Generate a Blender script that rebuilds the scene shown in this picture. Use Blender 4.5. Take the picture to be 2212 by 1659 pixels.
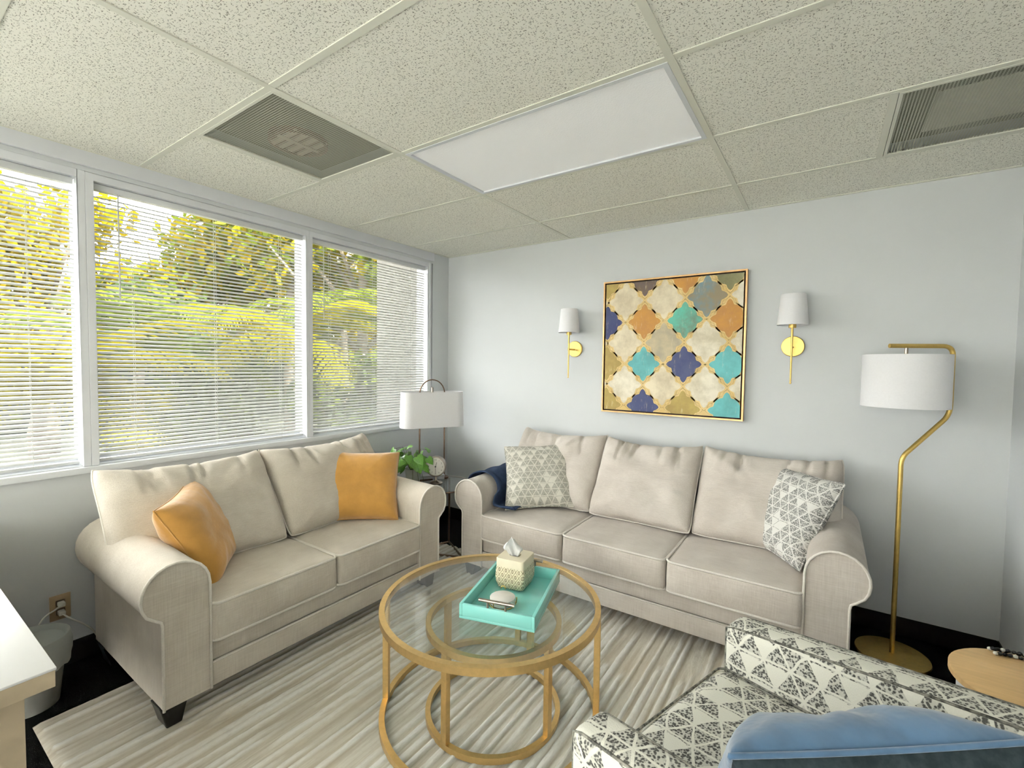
import bpy, bmesh, math, random
from mathutils import Vector, Matrix, noise
random.seed(7)
PI = math.pi
scene = bpy.context.scene
for o in list(bpy.data.objects):
    bpy.data.objects.remove(o)
C = bpy.context.collection

# ------------------------------------------------------------------ camera
def cam_basis(yaw, pitch, roll):
    f = Vector((math.sin(yaw)*math.cos(pitch), math.cos(yaw)*math.cos(pitch), math.sin(pitch)))
    r = Vector((math.cos(yaw), -math.sin(yaw), 0)); u = r.cross(f)
    c, s = math.cos(roll), math.sin(roll)
    return c*r + s*u, -s*r + c*u, f
H = 2.40                       # ceiling height
cam = bpy.data.cameras.new('camera'); cam.lens = 997.7/2212*36; cam.sensor_width = 36; cam.clip_start = 0.02
co = bpy.data.objects.new('camera', cam); C.objects.link(co)
r_, u_, f_ = cam_basis(-0.5986, -0.0415, 0.0130)
co.matrix_world = Matrix(((r_.x, u_.x, -f_.x, 2.8974), (r_.y, u_.y, -f_.y, -3.1934), (r_.z, u_.z, -f_.z, H-0.9692), (0, 0, 0, 1)))
scene.camera = co

# ------------------------------------------------------------------ light
scene.view_settings.view_transform = 'Standard'; scene.view_settings.look = 'None'
scene.view_settings.exposure = 0.08; scene.view_settings.gamma = 1.0
scene.view_settings.use_curve_mapping = False
w = bpy.data.worlds.new('world'); scene.world = w; w.use_nodes = True
w.node_tree.nodes['Background'].inputs[0].default_value = (1.0, 0.975, 0.985, 1)
w.node_tree.nodes['Background'].inputs[1].default_value = 18.0
sl = bpy.data.lights.new('sun', 'SUN'); sl.energy = 50.0; sl.angle = 0.03; sl.color = (1.0, 0.95, 0.82)
so = bpy.data.objects.new('sun', sl); C.objects.link(so)
so.rotation_euler = Vector((-0.62, -0.18, -0.75)).to_track_quat('-Z', 'Y').to_euler()
try:
    scene.cycles.max_bounces = 7; scene.cycles.diffuse_bounces = 4; scene.cycles.transparent_max_bounces = 16
    scene.cycles.transmission_bounces = 8; scene.cycles.glossy_bounces = 4
    scene.cycles.caustics_reflective = False; scene.cycles.caustics_refractive = False
    scene.cycles.use_denoising = True; scene.cycles.use_light_tree = False; scene.cycles.adaptive_threshold = .06; scene.cycles.sample_clamp_indirect = 8.0
except Exception:
    pass

# ------------------------------------------------------------------ materials
def srgb(r, g, b):
    def l(c):
        c /= 255.0
        return c/12.92 if c <= .04045 else ((c+.055)/1.055)**2.4
    return (l(r), l(g), l(b), 1)
class NT:
    """small helper around a node tree"""
    def __init__(s, name):
        s.m = bpy.data.materials.new(name); s.m.use_nodes = True; s.t = s.m.node_tree
        s.b = s.t.nodes['Principled BSDF']; s.out = s.t.nodes['Material Output']
    def n(s, typ, **k):
        nd = s.t.nodes.new(typ)
        for a, v in k.items(): setattr(nd, a, v)
        return nd
    def set(s, sock, v):
        if isinstance(v, bpy.types.NodeSocket): s.t.links.new(v, sock)
        else: sock.default_value = v
    def math(s, op, a, b=0.0, c=0.0, clamp=False):
        nd = s.n('ShaderNodeMath', operation=op, use_clamp=clamp)
        s.set(nd.inputs[0], a); s.set(nd.inputs[1], b); s.set(nd.inputs[2], c)
        return nd.outputs[0]
    def mix(s, f, a, b, blend='MIX'):
        nd = s.n('ShaderNodeMix', data_type='RGBA', blend_type=blend)
        s.set(nd.inputs[0], f); s.set(nd.inputs[6], a); s.set(nd.inputs[7], b)
        return nd.outputs[2]
    def coord(s, kind='Object', scale=(1, 1, 1)):
        tc = s.n('ShaderNodeTexCoord'); mp = s.n('ShaderNodeMapping')
        mp.inputs['Scale'].default_value = scale
        s.t.links.new(tc.outputs[kind], mp.inputs[0]); return mp.outputs[0]
    def noise(s, vec, scale, detail=3, rough=.55):
        nd = s.n('ShaderNodeTexNoise'); nd.inputs['Scale'].default_value = scale
        nd.inputs['Detail'].default_value = detail; nd.inputs['Roughness'].default_value = rough
        s.t.links.new(vec, nd.inputs['Vector']); return nd.outputs['Fac']
    def ramp(s, v, lo, hi):
        nd = s.n('ShaderNodeMapRange', clamp=True); s.set(nd.inputs[0], v)
        nd.inputs[1].default_value = lo; nd.inputs[2].default_value = hi
        return nd.outputs[0]
    def bump(s, h, strength, dist=.01):
        nd = s.n('ShaderNodeBump'); nd.inputs['Strength'].default_value = strength
        nd.inputs['Distance'].default_value = dist
        s.set(nd.inputs['Height'], h); s.t.links.new(nd.outputs[0], s.b.inputs['Normal'])
MATS = {}
def mat(name, col, rough=.6, metal=0., nscale=0, namt=.12, col2=None, bump=None, coat=0, scale=(1, 1, 1), sheen=0, spec=.5):
    if name in MATS: return MATS[name]
    t = NT(name); b = t.b
    b.inputs['Roughness'].default_value = rough; b.inputs['Metallic'].default_value = metal
    b.inputs['Specular IOR Level'].default_value = spec
    if coat: b.inputs['Coat Weight'].default_value = coat
    if sheen: b.inputs['Sheen Weight'].default_value = sheen
    if nscale:
        v = t.coord('Object', scale); f = t.noise(v, nscale)
        c2 = col2 or tuple(max(0, c*(1-namt*2)) for c in col[:3])+(1,)
        t.set(b.inputs['Base Color'], t.mix(t.ramp(f, .35, .65), c2, col))
    else:
        b.inputs['Base Color'].default_value = col
    if bump:
        v = t.coord('Object', scale); t.bump(t.noise(v, bump[0], 2), bump[1], bump[2] if len(bump) > 2 else .005)
    MATS[name] = t.m
    return t.m

wall_m = mat('wall paint', srgb(213, 216, 217), .75, nscale=3, namt=.01, bump=(220, .06, .002))
white_m = mat('white painted trim', srgb(222, 225, 228), .5, nscale=8, namt=.01)
alu_m = mat('white window frame', srgb(226, 228, 232), .45, nscale=5, namt=.015)
blind_m = mat('blind slat', srgb(222, 224, 224), .45, nscale=2, namt=.01)
cord_m = mat('blind cord', srgb(225, 225, 222), .8, nscale=50)
carpet_m = mat('black carpet', srgb(26, 28, 27), .95, nscale=260, namt=.3, bump=(400, .6, .006), spec=.1)
base_m = mat('black rubber base', srgb(20, 20, 20), .6, nscale=30, namt=.1, spec=.2)
gold_m = mat('brushed gold', srgb(216, 184, 126), .38, 1., nscale=60, namt=.05)
gold2_m = mat('satin brass', srgb(212, 182, 108), .42, 1., nscale=60, namt=.05)
bronze_m = mat('dark champagne metal', srgb(140, 116, 98), .3, 1., nscale=60, namt=.08)
nickel_m = mat('brushed nickel', srgb(170, 160, 148), .3, 1., nscale=60, namt=.06)
black_m = mat('black wood', srgb(14, 13, 12), .35, nscale=20, namt=.2)
shade_m = None
def thin(name, col, trans=.35, rough=.9, nscale=120):
    """cloth or leaf that lets part of the light through"""
    t = NT(name); v = t.coord(); f = t.noise(v, nscale, 2)
    c2 = tuple(c*.93 for c in col[:3])+(1,)
    cc = t.mix(f, c2, col)
    d = t.n('ShaderNodeBsdfDiffuse'); tr = t.n('ShaderNodeBsdfTranslucent'); mx = t.n('ShaderNodeMixShader')
    t.set(d.inputs[0], cc); t.set(tr.inputs[0], cc); mx.inputs[0].default_value = trans
    t.t.links.new(d.outputs[0], mx.inputs[1]); t.t.links.new(tr.outputs[0], mx.inputs[2])
    t.t.links.new(mx.outputs[0], t.out.inputs[0]); MATS[name] = t.m
    return t.m
shade_m = thin('white linen shade', srgb(252, 252, 255), .10)
tissue_m = thin('tissue paper', srgb(253, 254, 254), .2)
liner_m = thin('thin plastic liner', srgb(205, 210, 205), .3, nscale=20)

def glass(name, tint, refl=1.0, ior=1.45):
    """thin clear sheet: see-through with a Fresnel reflection on top"""
    t = NT(name); tr = t.n('ShaderNodeBsdfTransparent'); g = t.n('ShaderNodeBsdfGlossy'); mx = t.n('ShaderNodeMixShader')
    ge = t.n('ShaderNodeNewGeometry'); dt_ = t.n('ShaderNodeVectorMath', operation='DOT_PRODUCT')
    t.t.links.new(ge.outputs['Normal'], dt_.inputs[0]); t.t.links.new(ge.outputs['Incoming'], dt_.inputs[1])
    cs = t.math('SUBTRACT', 1, t.math('ABSOLUTE', dt_.outputs['Value']), clamp=True)
    fr = t.math('ADD', .04, t.math('MULTIPLY', .96, t.math('POWER', cs, 5)))
    v = t.coord(); f = t.noise(v, 2, 1)
    t.set(tr.inputs[0], t.mix(f, tint, tuple(c*.985 for c in tint[:3])+(1,)))
    g.inputs['Roughness'].default_value = .01; g.inputs['Color'].default_value = (1, 1, 1, 1)
    t.set(mx.inputs[0], t.math('MULTIPLY', fr, refl, clamp=True))
    t.t.links.new(tr.outputs[0], mx.inputs[1]); t.t.links.new(g.outputs[0], mx.inputs[2])
    t.t.links.new(mx.outputs[0], t.out.inputs[0]); MATS[name] = t.m
    return t.m
glass_m = glass('clear table glass', (.965, .988, .98, 1), 1.0)
pane_m = glass('window glass', (.97, .99, .98, 1), .8)

def linen(name, c1, c2):
    """woven upholstery: fine rib, slubs and soft blotches"""
    t = NT(name); v = t.coord('Object')
    big = t.noise(v, 5, 3); slubx = t.noise(t.coord('Object', (12, 300, 300)), 1, 2); sluby = t.noise(t.coord('Object', (300, 300, 12)), 1, 2)
    f = t.math('ADD', t.math('MULTIPLY', big, .5), t.math('MULTIPLY', t.math('ADD', slubx, sluby), .28))
    t.set(t.b.inputs['Base Color'], t.mix(t.ramp(f, .38, .70), c2, c1))
    t.b.inputs['Roughness'].default_value = .92; t.b.inputs['Specular IOR Level'].default_value = .15
    t.b.inputs['Sheen Weight'].default_value = .15
    t.bump(t.math('ADD', slubx, sluby), .25, .004); MATS[name] = t.m
    return t.m
linen_m = linen('oatmeal linen', srgb(222, 214, 202), srgb(196, 186, 172))
linen2_m = linen('greige linen', srgb(212, 205, 197), srgb(184, 175, 166))
pipe_m = mat('linen piping', srgb(240, 234, 224), .9, nscale=200, namt=.05)
pipe2_m = mat('greige piping', srgb(226, 220, 212), .9, nscale=200, namt=.05)
velvet_m = mat('mustard velvet', srgb(200, 148, 72), .75, nscale=9, namt=.08, bump=(30, .25, .01), sheen=.6, spec=.2)
navy_m = mat('navy knit', srgb(62, 76, 104), .95, nscale=25, namt=.12, bump=(420, .5, .004), spec=.1)
blue_m = mat('steel blue velvet', srgb(78, 108, 138), .85, nscale=12, namt=.12, bump=(25, .3, .01), sheen=.5, spec=.15)
bluedk_m = mat('dark teal pillow back', srgb(52, 62, 66), .95, nscale=60, namt=.2, spec=.1)

def triangles(name, side, c_bg, c_fill, dots, dens=.62):
    """printed triangle lattice with dotted fills"""
    t = NT(name); tc = t.n('ShaderNodeTexCoord'); sp = t.n('ShaderNodeSeparateXYZ')
    wob = t.n('ShaderNodeTexNoise'); wob.inputs['Scale'].default_value = 14; wob.inputs['Detail'].default_value = 2
    t.t.links.new(tc.outputs['UV'], wob.inputs['Vector'])
    vm = t.n('ShaderNodeVectorMath', operation='SCALE'); t.t.links.new(wob.outputs['Color'], vm.inputs[0]); vm.inputs['Scale'].default_value = side*.28
    va = t.n('ShaderNodeVectorMath', operation='ADD'); t.t.links.new(tc.outputs['UV'], va.inputs[0]); t.t.links.new(vm.outputs[0], va.inputs[1])
    t.t.links.new(va.outputs[0], sp.inputs[0])
    y = t.math('DIVIDE', sp.outputs[1], side*.866)
    x = t.math('SUBTRACT', t.math('DIVIDE', sp.outputs[0], side), t.math('MULTIPLY', y, .5))
    fx = t.math('FRACT', x); fy = t.math('FRACT', y); s = t.math('ADD', fx, fy)
    up = t.math('LESS_THAN', s, 1.0)
    mn = lambda a, b, c: t.math('MINIMUM', t.math('MINIMUM', a, b), c)
    eu = mn(fx, fy, t.math('SUBTRACT', 1, s))
    ed = mn(t.math('SUBTRACT', 1, fx), t.math('SUBTRACT', 1, fy), t.math('SUBTRACT', s, 1))
    e = t.math('MAXIMUM', eu, ed)
    cb = t.n('ShaderNodeCombineXYZ'); t.set(cb.inputs[0], t.math('FLOOR', x)); t.set(cb.inputs[1], t.math('FLOOR', y)); t.set(cb.inputs[2], up)
    wn = t.n('ShaderNodeTexWhiteNoise', noise_dimensions='3D'); t.t.links.new(cb.outputs[0], wn.inputs[0])
    filled = t.math('LESS_THAN', wn.outputs[0], t.math('ADD', dens-.17, t.math('MULTIPLY', up, .34)))
    inside = t.ramp(e, .042, .062)
    rim = t.math('MULTIPLY', inside, t.math('SUBTRACT', 1, t.ramp(e, .10, .12)))
    rim = t.math('MULTIPLY', rim, t.math('LESS_THAN', t.math('MINIMUM', fx, t.math('SUBTRACT', 1, fy)), .16))
    body = t.math('MAXIMUM', t.math('MULTIPLY', inside, filled), rim)
    vo = t.n('ShaderNodeTexVoronoi'); vo.inputs['Scale'].default_value = dots; t.t.links.new(tc.outputs['UV'], vo.inputs['Vector'])
    dot = t.math('SUBTRACT', 1, t.ramp(vo.outputs['Distance'], .38, .62))
    ink = t.math('MULTIPLY', body, t.math('ADD', .25, t.math('MULTIPLY', dot, .75)))
    grain = t.noise(t.coord('UV', (1, 1, 1)), 300, 2)
    base = t.mix(grain, c_bg, tuple(c*.88 for c in c_bg[:3])+(1,))
    t.set(t.b.inputs['Base Color'], t.mix(ink, base, c_fill))
    t.b.inputs['Roughness'].default_value = .92; t.b.inputs['Specular IOR Level'].default_value = .12
    t.bump(t.math('SUBTRACT', grain, t.math('MULTIPLY', ink, .6)), .3, .003)
    MATS[name] = t.m
    return t.m
tri_chair_m = triangles('triangle print upholstery', .078, srgb(230, 229, 218), srgb(84, 84, 80), 150, .80)
tri_pil_m = triangles('grey triangle print', .050, srgb(222, 219, 208), srgb(134, 132, 122), 500, .80)
tri_pil2_m = triangles('grey dotted triangle print', .054, srgb(226, 225, 220), srgb(104, 104, 102), 280, .80)

# ------------------------------------------------------------------ mesh helpers
class MB:
    def __init__(s): s.v = []; s.f = []
    def add(s, v, f):
        k = len(s.v); s.v += [tuple(a) for a in v]; s.f += [tuple(i+k for i in q) for q in f]; return s
    def box(s, x0, x1, y0, y1, z0, z1):
        v = [(x, y, z) for z in (z0, z1) for y in (y0, y1) for x in (x0, x1)]
        return s.add(v, [(0, 2, 3, 1), (4, 5, 7, 6), (0, 1, 5, 4), (2, 6, 7, 3), (0, 4, 6, 2), (1, 3, 7, 5)])
    def tube(s, path, r, n=8, closed=False, caps=True):
        P = [Vector(p) for p in path]; m = len(P); rings = []; prev = None
        R = r if isinstance(r, (list, tuple)) else [r]*m
        for i, p in enumerate(P):
            if closed: d = P[(i+1) % m]-P[i-1]
            else: d = P[min(i+1, m-1)]-P[max(i-1, 0)]
            d.normalize()
            if prev is None:
                a = Vector((0, 0, 1)) if abs(d.z) < .9 else Vector((1, 0, 0))
                x = d.cross(a).normalized()
            else:
                x = (prev-d*prev.dot(d)).normalized()
            prev = x; y = d.cross(x)
            rings.append([p+(x*math.cos(2*PI*k/n)+y*math.sin(2*PI*k/n))*R[i] for k in range(n)])
        v = [q for ring in rings for q in ring]; f = []
        for i in range(m if closed else m-1):
            j = (i+1) % m
            for k in range(n): f.append((i*n+k, i*n+(k+1) % n, j*n+(k+1) % n, j*n+k))
        if not closed and caps: f += [tuple(reversed(range(n))), tuple((m-1)*n+k for k in range(n))]
        return s.add(v, f)
    def lathe(s, prof, n=32, c=(0, 0, 0), cap=True):
        """prof: list of (r, z)"""
        v = [(c[0]+r*math.cos(2*PI*k/n), c[1]+r*math.sin(2*PI*k/n), c[2]+z) for r, z in prof for k in range(n)]; f = []
        for i in range(len(prof)-1):
            for k in range(n): f.append((i*n+k, i*n+(k+1) % n, (i+1)*n+(k+1) % n, (i+1)*n+k))
        if cap:
            f.append(tuple(reversed(range(n)))); f.append(tuple((len(prof)-1)*n+k for k in range(n)))
        return s.add(v, f)
    def prism(s, poly, y0, y1, ax='y'):
        """poly in (a, b); extruded along y (xz profile) or z (xy profile)"""
        m = len(poly)
        P = (lambda a, b, t: (a, t, b)) if ax == 'y' else (lambda a, b, t: (a, b, t))
        v = [P(a, b, y0) for a, b in poly]+[P(a, b, y1) for a, b in poly]
        f = [(i, (i+1) % m, m+(i+1) % m, m+i) for i in range(m)]+[tuple(reversed(range(m))), tuple(m+i for i in range(m))]
        return s.add(v, f)
    def build(s, name, m, parent=None, smooth=None, bevel=0, seg=2, loc=None, fix=True):
        me = bpy.data.meshes.new(name); me.from_pydata(s.v, [], s.f)
        if fix or bevel:
            bm = bmesh.new(); bm.from_mesh(me)
            if bevel:
                bmesh.ops.remove_doubles(bm, verts=bm.verts, dist=1e-6)
                es = [e for e in bm.edges if len(e.link_faces) == 2 and e.calc_face_angle(0) > .5]
                bmesh.ops.bevel(bm, geom=es, offset=bevel, segments=seg, profile=.5, affect='EDGES')
            bmesh.ops.recalc_face_normals(bm, faces=bm.faces); bm.to_mesh(me); bm.free()
        return link(name, me, m, parent, smooth, loc)
def link(name, me, m, parent=None, smooth=None, loc=None):
    if m: me.materials.append(m)
    if smooth is not None:
        try: me.shade_smooth() if smooth >= 180 else set_smooth(me, smooth)
        except Exception: pass
    o = bpy.data.objects.new(name, me); C.objects.link(o)
    if parent: o.parent = parent
    if loc: o.location = loc
    return o
def set_smooth(me, ang):
    bm = bmesh.new(); bm.from_mesh(me)
    for f in bm.faces: f.smooth = True
    for e in bm.edges:
        e.smooth = not (len(e.link_faces) == 2 and e.calc_face_angle(0) > math.radians(ang))
    bm.to_mesh(me); bm.free()
def tag(o, label, cat, group=None):
    o['label'] = label; o['category'] = cat
    if group: o['group'] = group
    return o
def thing(name, label, cat, loc=(0, 0, 0), rz=0, group=None):
    o = bpy.data.objects.new(name, None); C.objects.link(o); o.location = loc; o.rotation_euler = (0, 0, rz)
    o.empty_display_size = .1
    return tag(o, label, cat, group)
def struct(o):
    o['kind'] = 'structure'; return o
def dup(o, parent, loc=None):
    c = o.copy(); C.objects.link(c); c.parent = parent
    if loc is not None: c.location = loc
    return c
def box(name, x0, x1, y0, y1, z0, z1, m, parent=None, bevel=0, seg=2):
    return MB().box(x0, x1, y0, y1, z0, z1).build(name, m, parent, smooth=40 if bevel else None, bevel=bevel, seg=seg)
def rrect(hw, hd, r, n=5):
    p = []
    for cx, cy, a0 in ((hw-r, hd-r, 0), (-hw+r, hd-r, 90), (-hw+r, -hd+r, 180), (hw-r, -hd+r, 270)):
        for k in range(n+1):
            a = math.radians(a0+90*k/n); p.append((cx+r*math.cos(a), cy+r*math.sin(a)))
    return p
def box_uv(o, scale=1.0):
    me = o.data; uv = me.uv_layers.new(name='UVMap')
    for p in me.polygons:
        n = p.normal; a = max(range(3), key=lambda i: abs(n[i]))
        i, j = ((1, 2), (0, 2), (0, 1))[a]
        for li in p.loop_indices:
            c = me.vertices[me.loops[li].vertex_index].co
            uv.data[li].uv = (c[i]*scale+a*.37, c[j]*scale+a*.21)
def soft_box(name, w, d, h, r, crown, m, parent, cuts=14, wr=.004, seed=0, loc=None):
    """upholstered cushion: rounded edges and crowned faces"""
    bm = bmesh.new(); bmesh.ops.create_cube(bm, size=2)
    bmesh.ops.subdivide_edges(bm, edges=bm.edges[:], cuts=cuts, use_grid_fill=True)
    hw, hd, hh = w/2, d/2, h/2
    for v in bm.verts:
        p = Vector((math.sin(v.co.x*PI/2)*.35+v.co.x*.65, math.sin(v.co.y*PI/2)*.35+v.co.y*.65, v.co.z))
        p = Vector((p.x*hw, p.y*hd, p.z*hh))
        q = Vector((max(-hw+r, min(hw-r, p.x)), max(-hd+r, min(hd-r, p.y)), max(-hh+r, min(hh-r, p.z))))
        dv = p-q
        if dv.length > 1e-6: p = q+dv.normalized()*min(dv.length, r) if dv.length > r else p
        a, b = p.x/hw, p.y/hd
        p.z += math.copysign(crown*(1-a*a)*(1-b*b), p.z)*(1 if p.z > 0 else .2)*min(1, abs(p.z)/hh)
        p.y += -.012*(1-a*a)*(1-(p.z/hh)**2)*(1 if p.y < 0 else 0)
        p += v.co.normalized()*wr*noise.noise(Vector((p.x*7+seed, p.y*7, p.z*9)))
        v.co = p
    for f in bm.faces: f.smooth = True
    me = bpy.data.meshes.new(name); bm.to_mesh(me); bm.free()
    return link(name, me, m, parent, None, loc)
def pillow_mesh(w, h, t, pinch=.07, p=.55, wr=.006, seed=0, n=34, sag=0., peak=0., uvs=False, cr=0., pleats=()):
    """knife edge cushion in the local xy plane, thickness along z; returns mesh and rim loop"""
    vs = []; fs = []; idx = {}
    def pos(u, v, side):
        x = w/2*u*(1-pinch*(1-v*v)); y = h/2*v*(1-pinch*(1-u*u))
        if v > 0: y -= sag*(1-u*u)*v*v
        if v > 0: y += peak*(abs(u)**6)*(v**4)
        c_ = 1-cr*(u*u*v*v)**3; x *= c_; y *= c_
        e = max(0, (1-u**4)*(1-v**4))
        z = t/2*e**p
        edge = 1-min(1, e)
        k = noise.noise(Vector((u*2.1+seed, v*2.1, side*3)))*1.2
        ang = math.atan2(v, u)
        fold = noise.noise(Vector((ang*4.5+seed*2, side*7, math.hypot(u, v)*1.2)))
        z += (k*wr*2.0+fold*wr*1.8*(math.hypot(u, v)**1.5))*e**.5
        for (pu, pw, pa, sl_) in pleats:
            z -= pa*math.exp(-((u-pu-sl_*(1-v))/pw)**2)*max(0, v-.1)**1.2*e**.35
        return (x, y, z*side)
    g = [-math.cos(PI*i/n)*.45+(-1+2*i/n)*.55 for i in range(n+1)]
    for side in (1, -1):
        for j in range(n+1):
            for i in range(n+1):
                rim = i in (0, n) or j in (0, n)
                key = (i, j, 0 if rim else side)
                if key not in idx: idx[key] = len(vs); vs.append(pos(g[i], g[j], side))
        for j in range(n):
            for i in range(n):
                q = []
                for a, b in ((i, j), (i+1, j), (i+1, j+1), (i, j+1)):
                    rim = a in (0, n) or b in (0, n); q.append(idx[(a, b, 0 if rim else side)])
                fs.append(tuple(q) if side > 0 else tuple(reversed(q)))
    loop = [(i, 0) for i in range(n)]+[(n, j) for j in range(n)]+[(n-i, n) for i in range(n)]+[(0, n-j) for j in range(n)]
    rimv = [vs[idx[(a, b, 0)]] for a, b in loop]
    me = bpy.data.meshes.new('cushion'); me.from_pydata(vs, [], fs)
    for pl in me.polygons: pl.use_smooth = True
    if uvs:
        uv = me.uv_layers.new(name='UVMap')
        for l in me.loops: c = me.vertices[l.vertex_index].co; uv.data[l.index].uv = (c.x, c.y)
    return me, rimv
def place(o, c, R):
    o.matrix_world = Matrix(((R[0][0], R[0][1], R[0][2], c[0]), (R[1][0], R[1][1], R[1][2], c[1]), (R[2][0], R[2][1], R[2][2], c[2]), (0, 0, 0, 1)))
def frame_from(face, up):
    z = Vector(face).normalized(); x = Vector(up).cross(z).normalized(); y = z.cross(x)
    return ((x.x, y.x, z.x), (x.y, y.y, z.y), (x.z, y.z, z.z))

# ================================================================== SETTING
XR, YF = 3.64, -6.20                     # right wall, wall behind the viewer
floor = struct(box('floor', -.15, XR+.12, YF-.12, .12, -.12, 0, carpet_m))
struct(box('wall_back', -.15, XR+.12, 0, .12, 0, H+.2, wall_m))
struct(box('wall_right', XR, XR+.12, YF-.12, 0, 0, H+.2, wall_m))
struct(MB().box(-.15, .45, YF-.12, YF, 0, H+.2).box(3.15, XR+.12, YF-.12, YF, 0, H+.2).box(.45, 3.15, YF-.12, YF, 2.25, H+.2).box(.45, 3.15, YF-.12, YF, 0, .04).build('wall_front', wall_m))  # wide opening left for the added glazing behind the viewer
ZS, ZT = .92, 2.31                       # sill and head of the window band
WB = [(-3.66, -2.54), (-2.482, -1.401), (-1.355, -.262), (-4.83, -3.72), (-5.99, -4.89)]   # clear width of each bay; last two added for daylight
wl = MB().box(-.15, 0, -3.69, 0, 0, ZS-.03).box(-.15, 0, YF-.12, -3.69, 0, .04).box(-.15, 0, YF-.12, 0, ZT, H+.2).box(-.15, 0, -.205, 0, ZS-.03, ZT).box(-.15, 0, YF-.12, -6.04, .04, ZT)
struct(wl.build('wall_left', wall_m))
struct(box('baseboard_back', 0.008, XR-.008, -.008, 0, 0, .105, base_m, bevel=.003))
struct(box('baseboard_left', 0, .008, -3.70, -.0, 0, .105, base_m, bevel=.003))
struct(box('baseboard_right', XR-.008, XR, YF, 0, 0, .105, base_m, bevel=.003))
struct(box('trim_1', -.15, .022, -3.69, -.19, ZS-.03, ZS, white_m, bevel=.004))          # sill
struct(box('trim_2', 0.0, .020, YF, -.205, ZT+.02, H, alu_m, bevel=.003))                 # head fascia

# ---- ceiling: slab, tees, tiles
ceil = struct(box('ceiling', -.15, XR+.12, YF-.12, .12, H+.05, H+.2, wall_m))
xA, xB, xG, L4, g = 1.2365, 2.4565, 3.0589, -.4704, .61
YL = [L4-g*k for k in range(10)]          # tee lines along x
def tile_mat():
    t = NT('acoustic tile'); v = t.coord('Object')
    b = srgb(246, 245, 234)
    worms = []
    for sc, st in ((1.0, (95, 260, 1)), (1.0, (230, 110, 1))):
        vv = t.coord('Object', st); n = t.noise(vv, 1.0, 1, .3); worms.append(t.ramp(n, .655, .70))
    vo = t.n('ShaderNodeTexVoronoi'); vo.inputs['Scale'].default_value = 190; t.t.links.new(v, vo.inputs['Vector'])
    pin = t.math('SUBTRACT', 1, t.ramp(vo.outputs['Distance'], .16, .30))
    keep = t.ramp(t.noise(v, 60, 1), .52, .58)
    hole = t.math('MAXIMUM', t.math('MAXIMUM', worms[0], worms[1]), t.math('MULTIPLY', pin, keep))
    t.set(t.b.inputs['Base Color'], t.mix(t.math('MULTIPLY', hole, .8), b, srgb(110, 108, 88)))
    t.b.inputs['Roughness'].default_value = .95; t.b.inputs['Specular IOR Level'].default_value = .05
    t.bump(t.math('SUBTRACT', 1, hole), .5, .004)
    return t.m
tile_m = tile_mat()
tee_m = mat('ceiling tee', srgb(226, 226, 212), .5, nscale=6, namt=.01)
T = .012
def tee(x0, x1, y0, y1): box('ceiling_tee', x0, x1, y0, y1, H-.002-(.0007 if y1-y0 > x1-x0 else 0), H+.012, tee_m, ceil)
for y in YL: tee(.0, XR, y-T, y+T)
for x in (xA, xB): tee(x-T, x+T, YF, 0)
tee(xA-g-T, xA-g+T, YL[3], YL[2]); tee(xG-T, xG+T, YL[1], YL[0])
tee(0, .02, YF, 0); tee(XR-.02, XR, YF, 0); tee(0, XR, -.018, 0)
rows = [0]+YL+[YF]
for i in range(len(rows)-1):
    y1, y0 = rows[i], rows[i+1]
    cols = [(0, xA), (xA, xB), (xB, XR)]
    if i == 3: cols = [(0, xA-g), (xA, xB), (xB, XR)]           # grille bay
    if i == 1: cols = [(0, xA), (xA, xB), (xB, xG)]
    if i == 2: cols = [(0, xA), (xB, XR)]                        # light panel bay
    for (a, b) in cols:
        mx = (a+b)/2; my = (y0+y1)/2
        box('ceiling_tile', a+.004-mx, b-.004-mx, y0+.004-my, y1-.004-my, 0, .016, tile_m, ceil).location = (mx, my, H+.0008+random.uniform(0, .0015))

# ---- light panel
lp = thing('ceiling_light', 'white flush fluorescent ceiling light panel between the acoustic tiles', 'ceiling light', ((xA+xB)/2, (YL[2]+YL[1])/2, H))
hx, hy = g-.012, g/2-.012
fr = MB()
for a in ((-hx, hx, -hy, -hy+.018), (-hx, hx, hy-.018, hy), (-hx, -hx+.018, -hy+.018, hy-.018), (hx-.018, hx, -hy+.018, hy-.018)): fr.box(a[0], a[1], a[2], a[3], -.004, .02)
fr.build('frame', white_m, lp)
tdif = NT('prismatic diffuser'); vv = tdif.coord('Object'); vo = tdif.n('ShaderNodeTexVoronoi'); vo.inputs['Scale'].default_value = 150
tdif.t.links.new(vv, vo.inputs['Vector']); tdif.b.inputs['Base Color'].default_value = srgb(252, 253, 253); tdif.b.inputs['Roughness'].default_value = .6
tdif.b.inputs['Emission Color'].default_value = (1, 1, 1, 1); tdif.b.inputs['Emission Strength'].default_value = .10  # slight glow added to raise the panel's brightness above the tiles
tdif.bump(vo.outputs['Distance'], .2, .002)
MB().box(-hx+.018, hx-.018, -hy+.018, hy-.018, .004, .010).build('diffuser', tdif.m, lp)

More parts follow.
